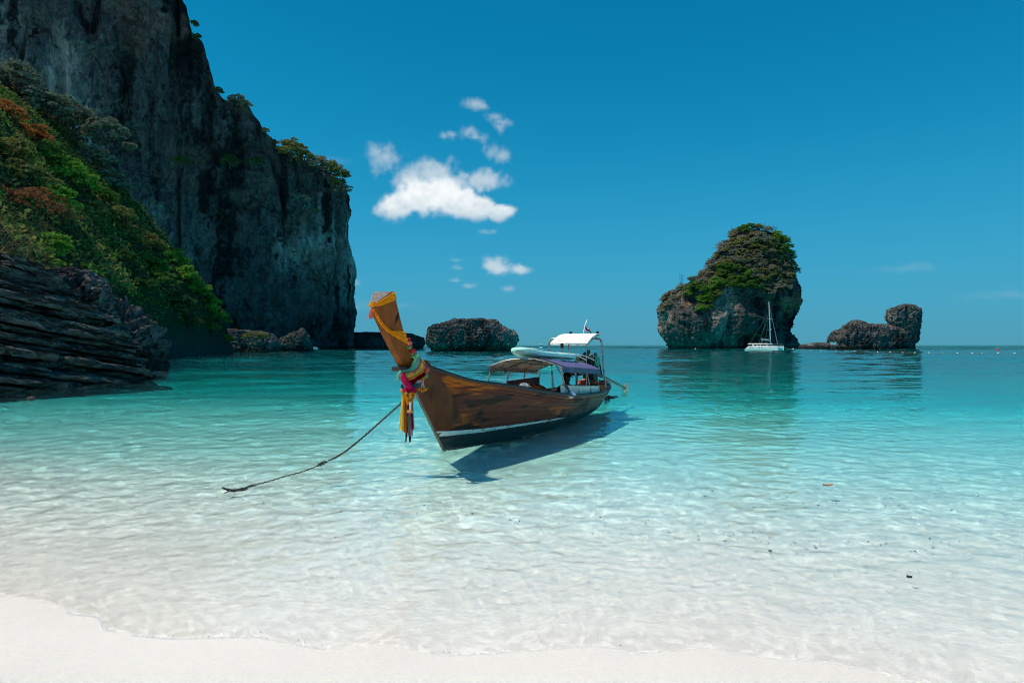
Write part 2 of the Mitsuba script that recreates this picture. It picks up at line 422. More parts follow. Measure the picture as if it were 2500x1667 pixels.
whole('sea_rock', 'long low black rock ridge in shadow at the foot of the great cliff', 'rock',
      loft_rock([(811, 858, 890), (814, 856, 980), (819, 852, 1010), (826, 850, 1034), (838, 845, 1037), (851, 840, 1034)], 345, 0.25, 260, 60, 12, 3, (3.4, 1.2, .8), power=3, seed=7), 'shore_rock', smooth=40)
whole('boulder', 'grey boulder with a patch of green plants on its top, at the cliff foot', 'rock',
      loft_rock([(803, 553, 574), (808, 550, 590), (812, 550, 640), (820, 548, 662), (832, 546, 674), (846, 544, 682), (858, 540, 684)], 182, 0.5, 240, 90, 6, 1.6, (1.8, 1.7, 1.1), seed=8), 'islet_rock', smooth=40)
whole('boulder', 'pointed grey boulder at the cliff foot, right of the flatter one', 'rock',
      loft_rock([(800, 737, 741), (808, 730, 744), (816, 712, 748), (824, 694, 751), (836, 684, 753), (850, 680, 756), (858, 678, 758)], 190, 0.5, 220, 90, 6, 1.6, (1.4, 1.7, 1.1), seed=9), 'islet_rock', smooth=40)

ISL_Y = 430.0
ISL = [(556, 1803, 1822), (562, 1800, 1832), (570, 1796, 1876), (584, 1788, 1902), (600, 1774, 1920), (615, 1762, 1925), (632, 1754, 1926), (654, 1733, 1926), (676, 1710, 1928), (692, 1692, 1932), (704, 1668, 1938), (716, 1654, 1941),
       (734, 1632, 1939), (752, 1616, 1934), (768, 1611, 1928), (788, 1611, 1921), (807, 1618, 1915), (822, 1629, 1924), (834, 1634, 1934), (842, 1637, 1941), (850, 1638, 1943)]
isl = loft_rock(ISL, ISL_Y, 0.62, 480, 290, 26, 5, (7.5, 4.2, 2.4), power=2.2, seed=11)


def hollow_island(m):
    """The sea cave, the overhang above it and the pale buttress left of the cave."""
    v, f = np.array(m[0]), m[1]
    front = v[:, 1] < ISL_Y + 2

    def blob(px, py, rx, ry, push, sharp=2):
        c = at(px, py, ISL_Y)
        r = np.hypot((v[:, 0] - c[0]) / (rx / F * ISL_Y), (v[:, 2] - c[2]) / (ry / F * ISL_Y))
        v[:, 1] += np.where(front, push * np.exp(-r ** sharp), 0)
    blob(1808, 840, 34, 24, 16, 6)
    blob(1820, 745, 46, 20, 9, 4)
    blob(1880, 790, 40, 44, 6, 4)
    blob(1672, 800, 52, 44, -7, 4)
    blob(1775, 770, 8, 34, -5, 2)
    blob(1680, 735, 20, 10, 5, 3)
    blob(1720, 800, 10, 30, -3, 2)
    return v, f


ISLAND = whole('island', 'tall limestone island with a shrub covered top and a sea cave at its foot', 'island', hollow_island(isl), 'island_rock', smooth=40)
whole('sea_rock', 'narrow dark rock spur at the right foot of the tall island', 'rock',
      loft_rock([(808, 1908, 1914), (820, 1900, 1924), (832, 1896, 1933), (842, 1892, 1941), (850, 1890, 1945)], ISL_Y - 8, 0.5, 120, 50, 8, 3, (2, 1, .6), seed=12), 'island_rock', smooth=40)
whole('outcrop', 'jagged dark grey rock outcrop behind and above the black layered rock', 'rock',
      loft_rock([(652, 165, 180), (668, 125, 212), (690, 92, 236), (715, 60, 252), (740, 30, 268), (790, 0, 280), (850, -40, 285), (905, -60, 290)], 43, 0.35, 320, 150, 3, .9, (1.6, 1.1, .8), seed=15), 'islet_rock', smooth=40)
whole('outcrop', 'lower jagged dark rock outcrop beyond the layered rock, at the foot of the slope', 'rock',
      loft_rock([(716, 228, 245), (730, 218, 285), (748, 212, 322), (775, 210, 346), (800, 212, 370), (840, 216, 392), (885, 220, 386)], 47, 0.35, 300, 130, 3, .9, (1.5, 1.1, .8), seed=16), 'islet_rock', smooth=40)

# ---------------------------------------------------------------- the headland on the left: stepped rock below, a steep bushy slope above
from scipy.interpolate import PchipInterpolator
LAND = np.array([(-30, -30), (-21, 4), (-18.6, 15), (-18.1, 23.4), (-17.2, 29), (-16.3, 33.2), (-19.3, 35.8), (-25, 42), (-31, 52), (-42, 75), (-50, 93), (-54, 116), (-57.6, 138), (-62, 146), (-80, 158), (-140, 190), (-260, 100), (-200, -60)], float)
from shapely.geometry import Polygon, Point, LineString
import shapely
LANDP = Polygon(LAND)


def inland(x, y):
    pts = shapely.points(x, y)
    d = shapely.distance(LANDP.exterior, pts)
    return np.where(shapely.contains(LANDP, pts), d, -d)


def hill_z(x, y, s=None, rough=True):
    s = inland(x, y) if s is None else s
    p = np.stack([x, y, 0 * x], -1)
    far = np.clip((y - 36) / 30, 0, 1)
    sn = np.maximum(s - 1.5 * np.clip((46 - y) / 8, 0, 1), -0.5)
    z = (1.25 + 0.35 * far) * sn * (1 - 0.006 * np.clip(sn, 0, 60)) + 4.5 * far * np.clip(sn / 2.2, 0, 1) - 0.3
    if rough:
        amp = np.clip(s / 4, 0, 1)
        z = z + amp * (5.0 * (nfbm(p / 14, 3, 21) - 0.5) + 1.8 * (nfbm(p / 3.5, 3, 22) - 0.5) + 0.7 * (ridged(p / 1.3, 2, 23) - 0.5))
    return np.minimum(z, 62 + 4 * (nfbm(p / 10, 2, 24) - 0.5))


gx, gy = np.meshgrid(np.arange(-135, -15.4, 0.42), np.r_[np.arange(8, 40, 0.3), np.arange(40, 165, 0.5)])
gs = inland(gx.ravel(), gy.ravel()).reshape(gx.shape)
gz = np.where(gs > -0.6, hill_z(gx, gy, gs), -3)
P = np.stack([gx, gy, gz], -1).reshape(-1, 3)
amp = np.clip(gs, 0, 2).ravel()[:, None]
P = P + amp * 0.45 * (np.stack([ridged(P / 1.7, 2, 31), ridged(P / 1.7 + 50, 2, 32), ridged(P / 2.1 + 90, 2, 33)], -1) - 0.5)


def hill_color(p, n, uv):
    t = fbm(p.x * 0.5, p.y * 0.5, p.z * 0.7, 4)
    rock = mix((.018, .020, .021), (.075, .075, .073), fbm(p.x * 2.1, p.y * 2.1, p.z * 2.6, 3))
    soil = mix((.016, .022, .012), (.045, .050, .028), t)
    return mix(rock, soil, smoothstep(3.5, 9, p.z + t * 6))


scene['hill_material'] = {'type': 'bumpmap', 'bsdf': two({'type': 'diffuse', 'reflectance': proc(hill_color)}),
                          'texture': proc(lambda p, n, uv: fbm(p.x * 3, p.y * 3, p.z * 3, 3) * 0.25, eps=0.02), 'scale': 1.0}
structure('headland', 'steep dark headland of rock and soil at the left edge', (P, grid_faces(*gx.shape)), 'hill_material', smooth=True)

# stepped strata of the near rock, each bed a slab of its own
ROCK = thing('layered_rock', 'black layered shore rock with tilted ledges at the left edge of the water', 'rock')
RB = np.random.default_rng(5)
near = LANDP.intersection(Polygon([(-34, 12), (-14, 12), (-14, 37), (-24, 44), (-36, 44)]))


def strata_color(p, n, uv):
    a = fbm(p.x * 1.5, p.y * 1.5, p.z * 6.0, 4)
    b = fbm(p.x * 9, p.y * 9, p.z * 16, 3)
    c = mix((.012, .014, .014), (.095, .098, .092), smoothstep(0.35, 0.7, a)) * (0.3 + 1.4 * b)
    lichen = smoothstep(0.60, 0.72, fbm(p.x * 0.8, p.y * 0.8 + 9, p.z * 1.1, 3))
    return mix(c, (.17, .19, .185), lichen * smoothstep(0.45, 0.6, b) * 0.7)


scene['strata_material'] = {'type': 'bumpmap', 'bsdf': two({'type': 'principled', 'base_color': proc(strata_color), 'roughness': 0.75, 'specular': 0.3}),
                            'texture': proc(lambda p, n, uv: fbm(p.x * 5, p.y * 5, p.z * 14, 3) * 0.10, eps=0.01), 'scale': 1.0}
for k in range(34):
    z0 = -1.6 + 0.235 * k
    inset = max(0.0, (z0 + 0.15) / 1.28) + RB.uniform(-0.35, 0.35) - 0.25 + (0.55 if k % 5 == 2 else 0)
    outline = near.buffer(-inset) if inset > 0 else near.buffer(-inset)
    if outline.is_empty:
        continue
    if outline.geom_type != 'Polygon':
        outline = max(outline.geoms, key=lambda g: g.area)
    ring = outline.exterior
    n = int(ring.length / 0.14)
    pts = np.array([ring.interpolate(i / n, normalized=True).coords[0] for i in range(n)])
    c = pts.mean(0)
    nr = np.stack([np.gradient(pts[:, 1]), -np.gradient(pts[:, 0])], 1); nr /= np.linalg.norm(nr, axis=1, keepdims=True) + 1e-9
    if ((pts + nr * 0.1 - c) ** 2).sum() < ((pts - c) ** 2).sum():
        nr = -nr
    th = 0.235 * RB.uniform(0.75, 1.5)
    prof = ((0, -0.10), (0.12, 0.03), (0.5, 0.05), (0.8, 0.02), (1.0, -0.10), (1.0, -1.6))
    rows = []
    for j, (hgt, out) in enumerate(prof):
        p3 = np.stack([pts[:, 0], pts[:, 1], np.full(n, z0)], -1)
        rough = 0.75 * (nfbm(p3 / np.array([2.6, 2.6, 1]) + k * 7.1, 3, 41) - 0.5) + 0.62 * (ridged(p3 / 0.8 + k * 3.3 + j * .2, 3, 42) - 0.5) + 0.16 * (nz(p3 / .17 + j * 5, 43) - .5) - 0.5 * (nz(p3 / 1.3 + k * 1.7, 45) > .72)
        xy = pts + nr * (rough + out)[:, None]
        zz = z0 + th * hgt - 0.15 * (xy[:, 1] - 23.4) + 0.16 * (nfbm(p3 / 1.9 + j, 2, 44) - 0.5)
        rows.append(np.stack([xy[:, 0], xy[:, 1], zz], -1))
    obj('bed', (np.concatenate(rows), grid_faces(len(prof), n, True)), 'strata_material', ROCK, smooth=35)

# ---------------------------------------------------------------- foliage
def leaf_material(name, a, b, trans=0.35, spec=0.3, rough=0.5):
    def color(p, n, uv):
        t = noise(p.x * 2.3, p.y * 2.3, p.z * 2.3) * 0.45 + cell_rand3(p) * 0.55
        return mix(a, b, t)
    scene[name] = {'type': 'principledthin', 'base_color': proc(color), 'roughness': rough, 'diff_trans': trans, 'spec_trans': 0.0, 'eta': 1.4}
    return name


def cell_rand3(p):
    return mikit.cell_rand(p.x * 3.1, p.y * 3.1, p.z * 3.1)


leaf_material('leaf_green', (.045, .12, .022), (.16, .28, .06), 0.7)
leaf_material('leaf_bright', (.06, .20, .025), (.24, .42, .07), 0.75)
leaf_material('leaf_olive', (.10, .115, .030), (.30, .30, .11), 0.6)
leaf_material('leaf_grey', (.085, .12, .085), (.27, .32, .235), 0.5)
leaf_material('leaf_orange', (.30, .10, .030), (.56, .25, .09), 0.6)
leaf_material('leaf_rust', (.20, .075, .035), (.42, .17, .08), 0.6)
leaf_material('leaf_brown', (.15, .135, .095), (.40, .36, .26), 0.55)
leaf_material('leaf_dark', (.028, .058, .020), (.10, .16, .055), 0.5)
leaf_material('straw', (.34, .27, .14), (.70, .58, .34), 0.6)
leaf_material('grass_green', (.05, .10, .03), (.18, .24, .08), 0.5)
mat('bark', proc(lambda p, n, uv: mix((.035, .03, .026), (.11, .095, .08), fbm(p.x * 6, p.y * 6, p.z * 2, 3))), 0.9)


def leaves(centres, normals, size, rng, aspect=0.55, jitter=0.7):
    """One bent leaf (two triangles along a fold) at each centre."""
    n = len(centres)
    nr = normals + rng.normal(0, jitter, (n, 3)); nr /= np.linalg.norm(nr, axis=1, keepdims=True) + 1e-9
    a = np.cross(nr, rng.normal(0, 1, (n, 3))); a /= np.linalg.norm(a, axis=1, keepdims=True) + 1e-9
    b = np.cross(nr, a)
    s = size * rng.uniform(0.6, 1.35, (n, 1))
    tip, root = centres + a * s - nr * s * 0.12, centres - a * s
    l, r = centres + b * s * aspect + nr * s * 0.1, centres - b * s * aspect + nr * s * 0.1
    v = np.stack([root, r, tip, l], 1).reshape(-1, 3)
    k = np.arange(n)[:, None] * 4
    return v, np.vstack([k + [0, 1, 2], k + [0, 2, 3]])


def crown(rng, rx, ry, rz, clumps, per, size, clump_r=0.38, aspect=0.55, flat=0.0):
    """Leaf clumps over an uneven dome centred on the origin."""
    u = rng.normal(0, 1, (clumps, 3)); u /= np.linalg.norm(u, axis=1, keepdims=True)
    u[:, 2] = np.where(u[:, 2] < -0.35, -u[:, 2], u[:, 2])
    rad = rng.uniform(0.55, 1.0, (clumps, 1))
    c = u * rad * np.array([rx, ry, rz])
    cr = clump_r * min(rx, rz) * rng.uniform(0.6, 1.3, (clumps, 1))
    d = rng.normal(0, 1, (clumps, per, 3)); d /= np.linalg.norm(d, axis=2, keepdims=True)
    d[..., 2] = np.abs(d[..., 2]) * 0.9 - 0.25
    pts = c[:, None] + d * cr[:, None] * rng.uniform(0.55, 1.0, (clumps, per, 1)) * np.array([1.15, 1.15, 0.75 - flat])
    return leaves(pts.reshape(-1, 3), (d * 0.7 + u[:, None] * 0.4 + [0, 0, 0.35]).reshape(-1, 3), size, rng, aspect), c


def limbs(rng, base, cs, r0):
    """A tapered trunk that forks into limbs towards some of the clumps."""
    fork = base * 0.35 + np.array([cs[:, 0].mean(), cs[:, 1].mean(), cs[:, 2].min()]) * 0.65
    ms = [tube(smoothline([base, (base + fork) / 2 + rng.normal(0, r0, 3), fork], 6), np.linspace(r0, r0 * 0.7, 6), 7)]
    for c in cs[:: max(1, len(cs) // 7)]:
        ms.append(tube(smoothline([fork, (fork + c) / 2 + rng.normal(0, r0 * 1.5, 3), c], 6), np.linspace(r0 * 0.55, r0 * 0.12, 6), 5))
    return join(*ms)


PROTO = {}


def proto(kind, seed):
    if (kind, seed) in PROTO:
        return PROTO[kind, seed]
    rng = np.random.default_rng(1000 + seed * 17 + len(kind))
    if kind == 'round':
        (v, f), c = crown(rng, 1, 1, 0.85, 36, 64, 0.085)
    elif kind == 'wide':
        (v, f), c = crown(rng, 1.25, 1.1, 0.66, 38, 60, 0.085, flat=0.15)
    elif kind == 'big_leaf':
        (v, f), c = crown(rng, 1, 1, 0.8, 30, 34, 0.15, aspect=0.5)
    else:  # sparse
        (v, f), c = crown(rng, 1.15, 1.1, 0.8, 40, 18, 0.075, clump_r=0.42)
    w = limbs(rng, np.array([0.05, -0.02, -0.75]), c, 0.07)
    PROTO[kind, seed] = (ply((v, f)), ply(w, smooth=True))
    return PROTO[kind, seed]


def shrub(name, label, category, pos, size, leaf, kind='round', group=None, seed=None, rot=None, squash=1.0):
    rng = random.Random(repr((name, tuple(np.round(pos, 2)))))
    seed = rng.randrange(4) if seed is None else seed
    k = thing(name, label, category, group)
    lf, wd = proto(kind, seed)
    M = T().translate([float(x) for x in pos]).rotate([0, 0, 1], rng.uniform(0, 360) if rot is None else rot).scale([size, size, size * squash])
    scene[k + '__crown'] = {**lf, 'bsdf': {'type': 'ref', 'id': leaf}, 'to_world': M}
    scene[k + '__trunk'] = {**wd, 'bsdf': {'type': 'ref', 'id': 'bark'}, 'to_world': M}
    return k


def hill_hit(px, py):
    """Where the line of sight through a pixel meets the bare headland."""
    Y = np.arange(18, 150, 0.4)
    X, Z = (px - CX) / F * Y, CAMZ + (HY - py) / F * Y
    s = inland(X, Y)
    under = (Z < hill_z(X, Y, s, True)) & (s > 0)
    return np.array([X[under][0], Y[under][0], Z[under][0]]) if under.any() else None


# the bushes one can tell apart on the slope: pixel, width in pixels, leaf, kind, words
BUSHES = [
    (40, 225, 120, 'leaf_grey', 'round', 'grey green tree at the top left of the slope, against the cliff'),
    (120, 285, 120, 'leaf_grey', 'wide', 'grey green tree below the top left one, just above the orange tree'),
    (190, 335, 130, 'leaf_grey', 'round', 'dusty green tree in the middle of the upper slope'),
    (262, 350, 110, 'leaf_grey', 'wide', 'silvery shrub on the ledge edge, left of the small bright crown'),
    (318, 318, 50, 'leaf_bright', 'round', 'small bright green crown at the right end of the upper ledge'),
    (345, 358, 40, 'leaf_bright', 'round', 'small green plant hanging off the right end of the upper ledge'),
    (25, 310, 110, 'leaf_orange', 'wide', 'orange leaved tree at the left edge of the slope'),
    (85, 350, 80, 'leaf_orange', 'wide', 'orange leaved bush at the right of the larger orange tree'),
    (30, 400, 110, 'leaf_olive', 'round', 'yellow green bush below the orange tree at the left edge'),
    (110, 400, 90, 'leaf_green', 'round', 'dark green bush under the orange bush'),
    (150, 440, 110, 'leaf_bright', 'round', 'vivid green bush in the middle of the slope'),
    (200, 470, 90, 'leaf_bright', 'big_leaf', 'vivid green broad leaved bush right of the middle one'),
    (60, 450, 110, 'leaf_olive', 'wide', 'olive bush above the rust coloured tree'),
    (235, 420, 100, 'leaf_grey', 'round', 'grey green bush on the upper right part of the slope'),
    (275, 462, 80, 'leaf_grey', 'round', 'pale grey bush at the slope edge below the ledge'),
    (140, 505, 95, 'leaf_bright', 'big_leaf', 'bright glossy bush right of the rust coloured tree'),
    (215, 530, 90, 'leaf_olive', 'wide', 'yellowish bush in the centre of the slope, below the vivid ones'),
    (250, 500, 75, 'leaf_green', 'round', 'dark leafy bush on the slope edge, above the yellowish ridge bushes'),
    (290, 555, 85, 'leaf_olive', 'round', 'olive bush on the ridge line below the grey ones'),
    (320, 590, 80, 'leaf_olive', 'wide', 'dull yellow bush further down the ridge line'),
    (362, 608, 75, 'leaf_olive', 'wide', 'yellow olive bush at the right of the dull yellow one'),
    (398, 622, 50, 'leaf_olive', 'round', 'small olive bush at the outer corner of the ridge line'),
    (420, 650, 75, 'leaf_bright', 'big_leaf', 'sunlit bright bush on the lower ridge, highest of the bright ones'),
    (375, 665, 75, 'leaf_green', 'big_leaf', 'green broad leaved bush left of the sunlit bright one'),
    (395, 700, 75, 'leaf_green', 'round', 'shaded green bush under the broad leaved one on the lower ridge'),
    (450, 690, 70, 'leaf_bright', 'big_leaf', 'sunlit bright bush midway down the lower ridge'),
    (478, 725, 70, 'leaf_bright', 'round', 'sunlit green bush below the midway one on the lower ridge'),
    (505, 755, 66, 'leaf_bright', 'big_leaf', 'sunlit green bush near the foot of the lower ridge'),
    (530, 790, 60, 'leaf_bright', 'round', 'lowest of the sunlit bushes on the lower ridge'),
    (515, 815, 50, 'leaf_green', 'round', 'dark bush hanging at the foot of the lower ridge'),
    (552, 836, 34, 'leaf_bright', 'round', 'small bright plant at the water edge where the slope ends'),
    (130, 625, 95, 'leaf_bright', 'big_leaf', 'bright bush standing on the black rock, right of the dry grass'),
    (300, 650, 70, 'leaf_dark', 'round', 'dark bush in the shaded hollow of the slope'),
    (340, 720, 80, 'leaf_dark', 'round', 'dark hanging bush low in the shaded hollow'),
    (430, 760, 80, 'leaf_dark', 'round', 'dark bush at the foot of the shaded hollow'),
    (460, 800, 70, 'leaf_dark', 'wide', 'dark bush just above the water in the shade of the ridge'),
    (20, 500, 80, 'leaf_rust', 'sparse', 'rust coloured thin tree at the left edge'),
    (90, 520, 110, 'leaf_rust', 'sparse', 'rust coloured bare branched tree over the black rock'),
    (150, 555, 80, 'leaf_rust', 'sparse', 'red brown bare branched tree, lower right of the other rust trees'),
]
for px, py, wpx, leaf, kind, words in BUSHES:
    p = hill_hit(px, py)
    if p is None:
        e = 12
        while p is None and e < 120:
            p = hill_hit(px, py + e); e += 8
        if p is None:
            continue
        p = at(px, py, p[1])
    size = 0.5 * wpx / F * p[1]
    shrub('bush' if wpx < 100 else 'tree', words, 'bush' if wpx < 100 else 'tree', p + np.array([0.12, -0.3, 0.25]) * size, size, leaf, kind)

# low growth that covers the slope between the bushes
rng = np.random.default_rng(77)
ux, uy = rng.uniform(-105, -18, 60000), rng.uniform(22, 150, 60000)
us = inland(ux, uy)
uz = hill_z(ux, uy, us)
pn = np.stack([ux, uy, 0 * ux], -1)
keep = (us > 1.5) & (uz > 4.5 + 6 * (nfbm(pn / 9, 2, 51) - 0.2)) & (uz < 48) & (us < 30)
keep &= rng.uniform(0, 1, len(ux)) < np.where(uy > 60, 1.0, 0.6)
base = np.stack([ux, uy, uz], -1)[keep]
dup = np.repeat(base, 3, 0) + rng.normal(0, 0.35, (len(base) * 3, 3)) + [0.1, 0, 0.35]
sel = nfbm(dup / 11, 2, 52)
nrm = np.tile([0.55, -0.3, 0.75], (len(dup), 1))
for name, lo, hi, leaf in (('undergrowth', -1, 0.47, 'leaf_dark'), ('undergrowth', 0.47, 0.6, 'leaf_green'), ('undergrowth', 0.6, 2, 'leaf_olive')):
    k = (sel >= lo) & (sel < hi)
    whole(name, {'leaf_dark': 'dark low undergrowth covering the headland slope', 'leaf_green': 'green low undergrowth in patches on the headland slope', 'leaf_olive': 'olive low undergrowth in patches on the headland slope'}[leaf],
          'undergrowth', leaves(dup[k], nrm[k], 0.27, rng), leaf, kind='stuff')


def blades(bases, h, w, rng, lean=(0.5, -0.25)):
    n = len(bases)
    a = rng.uniform(0, 2 * np.pi, n)
    side = np.stack([np.cos(a), np.sin(a), 0 * a], -1) * w * rng.uniform(.6, 1.2, (n, 1))
    hh = h * rng.uniform(0.5, 1.2, (n, 1))
    out = np.stack([lean[0] + rng.normal(0, .45, n), lean[1] + rng.normal(0, .45, n), np.ones(n)], -1)
    mid, tip = bases + out * hh * [0.35, 0.35, 0.6], bases + out * hh * [1.0, 1.0, 0.85]
    v = np.stack([bases - side, bases + side, mid - side * 0.8, mid + side * 0.8, tip], 1).reshape(-1, 3)
    k = np.arange(n)[:, None] * 5
    return v, np.vstack([k + [0, 1, 3], k + [0, 3, 2], k + [2, 3, 4]])


def tuft_field(name, label, leaf, spots, h, w, per, spread):
    pts = []
    for px, py in spots:
        p = hill_hit(px, py)
        if p is not None:
            q = p + rng.normal(0, spread, (per, 3)) * [1, 1, 0]
            q[:, 2] = hill_z(q[:, 0], q[:, 1])
            pts.append(q)
    if pts:
        whole(name, label, 'grass', blades(np.concatenate(pts), h, w, rng), leaf, kind='stuff')


R2 = random.Random(4)
tuft_field('dry_grass', 'pale dry grass on top of the black layered rock', 'straw', [(R2.uniform(-20, 110), 570 + 0.75 * max(0, x_) + R2.uniform(-25, 50)) for x_ in [R2.uniform(-10, 100) for _ in range(60)]], 0.50, 0.016, 80, 0.45)
tuft_field('green_grass', 'green grass mixed with the dry grass above the layered rock', 'grass_green', [(R2.uniform(-20, 120), R2.uniform(545, 690)) for _ in range(40)] + [(R2.uniform(260, 330), R2.uniform(590, 680)) for _ in range(26)], 0.55, 0.017, 70, 0.5)

# trees and shrubs on the great cliff
for px, py, wpx, leaf, kind, words in [
    (712, 368, 66, 'leaf_olive', 'round', 'largest leafy tree on the cliff top, left of the outer bushes'), (740, 385, 50, 'leaf_olive', 'wide', 'tree in the gap between the largest cliff top tree and the outer bushes'),
    (775, 400, 50, 'leaf_brown', 'round', 'brownish bush on the cliff top, first past the gap'), (808, 412, 50, 'leaf_olive', 'round', 'bush near the outer corner of the cliff top'),
    (833, 432, 44, 'leaf_olive', 'round', 'bush on the outer corner of the cliff top'), (838, 462, 38, 'leaf_brown', 'wide', 'bush hanging under the outer corner of the cliff top'), (822, 448, 40, 'leaf_olive', 'wide', 'bush hanging below the cliff top near the corner'),
    (735, 487, 40, 'leaf_grey', 'wide', 'lone pale bush on the bare cliff face below the cliff top trees'), (775, 517, 14, 'leaf_olive', 'round', 'tiny bush on the cliff face, right of and below the lone pale bush'),
    (575, 244, 40, 'leaf_brown', 'wide', 'brown bush on the cliff shoulder'), (600, 256, 30, 'leaf_brown', 'wide', 'brown bush at the right end of the cliff shoulder'),
    (471, 58, 22, 'leaf_dark', 'round', 'small dark tree leaning off the upper cliff edge'), (478, 90, 22, 'leaf_dark', 'round', 'small dark bush just below the tree on the upper cliff edge'), (531, 222, 24, 'leaf_dark', 'round', 'dark bush on the cliff edge above the shoulder'),
    (646, 318, 20, 'leaf_olive', 'wide', 'small bush on the cliff edge between shoulder and cliff top trees'), (668, 347, 18, 'leaf_dark', 'round', 'small dark bush just left of the largest cliff top tree'),
    (560, 395, 46, 'leaf_dark', 'wide', 'dark bush in a crack in the middle of the cliff face'), (625, 395, 40, 'leaf_dark', 'wide', 'dark bush on a ledge of the cliff face under the shoulder'), (440, 395, 40, 'leaf_dark', 'wide', 'dark bush in a dark hollow of the cliff face, left of the crack')]:
    Y = cliff_y(px) - 2.5 - (6 if 'face' in words else 0)
    size = 0.5 * wpx / F * Y
    shrub('cliff_bush' if wpx < 60 else 'cliff_tree', words, 'bush' if wpx < 60 else 'tree', at(px, py, Y), size, leaf, kind)
shrub('bush', 'low yellow green plants on the flat boulder at the cliff foot', 'bush', at(622, 822, 171), 2.9, 'leaf_olive', 'wide', squash=0.6)

# shrubs that cover the tall island
from itertools import product
iv = np.array(hollow_island(isl)[0])
ifront = iv[iv[:, 1] < ISL_Y + 1]
ipx, ipy = CX + ifront[:, 0] / ifront[:, 1] * F, HY - (ifront[:, 2] - CAMZ) / ifront[:, 1] * F
LOWX = [1609, 1648, 1658, 1700, 1706, 1725, 1745, 1762, 1836, 1860, 1888, 1940]
LOWY = [766, 752, 735, 732, 768, 766, 738, 706, 706, 714, 728, 700]
R3 = random.Random(12)
spots = []
for gyy in np.arange(558, 770, 12):
    for gxx in np.arange(1612, 1942, 14):
        x, y = gxx + R3.uniform(-6, 6), gyy + R3.uniform(-6, 6)
        if y < np.interp(x, LOWX, LOWY) - 4:
            d = np.hypot(ipx - x, ipy - y)
            j = d.argmin()
            if d[j] < 6:
                spots.append((x, y, ifront[j]))
green = [(1722, 738, 34), (1700, 720, 30), (1800, 690, 42), (1780, 675, 36), (1825, 698, 30), (1912, 590, 30), (1816, 560, 18), (1925, 610, 20), (1713, 762, 20), (1745, 700, 22)]
for x, y, p in spots:
    isg = [g for g in green if math.hypot(x - g[0], (y - g[1]) * 1.3) < g[2]]
    u = R3.random()
    leaf = ('leaf_green' if u < 0.7 else 'leaf_bright') if isg else ('leaf_brown' if u < 0.55 else 'leaf_olive' if u < 0.85 else 'leaf_grey')
    kind = 'sparse' if leaf == 'leaf_brown' and u < 0.3 else R3.choice(['round', 'wide', 'round'])
    size = R3.uniform(2.2, 3.7) * (1.1 if isg else 1)
    reg = 'left shoulder' if x < 1700 else 'summit' if y < 590 else 'right flank' if x > 1880 else 'lower edge of the growth' if y > 665 else 'left slope' if x < 1770 else 'middle'
    words, grp = {'leaf_green': ('green leafy shrub', 'green shrubs on the '), 'leaf_bright': ('bright green leafy shrub', 'bright green shrubs on the '), 'leaf_brown': ('brown half bare shrub', 'brown shrubs on the '),
                  'leaf_olive': ('olive shrub', 'olive shrubs on the '), 'leaf_grey': ('grey green shrub', 'grey green shrubs on the ')}[leaf]
    shrub('island_shrub', f'{words} on the {reg} of the tall island', 'shrub', p + np.array([0, -1.2, 0.4]), size, leaf, kind, group=grp + reg + ' of the tall island')
for x, y, h in ((1658, 700, 9), (1898, 566, 5), (1790, 572, 4), (1872, 566, 4)):
    j = np.hypot(ipx - x, ipy - y).argmin()
    b = ifront[j]
    tw = [tube([b - [0, 0, 1], b + [0.2, 0, h * 0.5], b + [0.5, 0, h]], [.22, .14, .06], 5)]
    for a in range(6):
        s = b + np.array([0.3, 0, h * (0.35 + 0.1 * a)])
        tw.append(tube([s, s + np.array([(-1) ** a * 1.3, 0.3, 1.4]), s + np.array([(-1) ** a * 1.6, 0.4, 2.8])], [.09, .06, .03], 4))
    whole('dead_tree', {1658: 'bare dead tree on the left shoulder of the tall island', 1898: 'bare dead tree on the right part of the island summit', 1790: 'bare dead tree on the left part of the island summit', 1872: 'bare dead tree in the middle of the island summit'}[x],
          'tree', join(*tw), 'bark')

# ---------------------------------------------------------------- the long-tail boat: u runs aft from the stem at the waterline, v to starboard
BO, BE, BR = np.array([-1.06, 10.3]), np.array([0.358, 0.934]), np.array([0.934, -0.358])


def W(u, v, z):
    u, v, z = np.broadcast_arrays(np.asarray(u, float), np.asarray(v, float), np.asarray(z, float))
    return np.stack([BO[0] + BE[0] * u + BR[0] * v, BO[1] + BE[1] * u + BR[1] * v, z], -1)


def bp(px, py, v):
    """(u, v, z) of the point of the boat that lies v to starboard of its middle on the line of sight of a pixel."""
    k = (px - CX) / F
    u = (k * (BO[1] + BR[1] * v) - BO[0] - BR[0] * v) / (BE[0] - k * BE[1])
    return np.array([u, v, CAMZ + (HY - py) / F * (BO[1] + BE[1] * u + BR[1] * v)])


def bpw(px, py, v):
    return W(*bp(px, py, v))


def buv(p):
    dx, dy = p.x - float(BO[0]), p.y - float(BO[1])
    return dx * float(BE[0]) + dy * float(BE[1]), dx * float(BR[0]) + dy * float(BR[1])


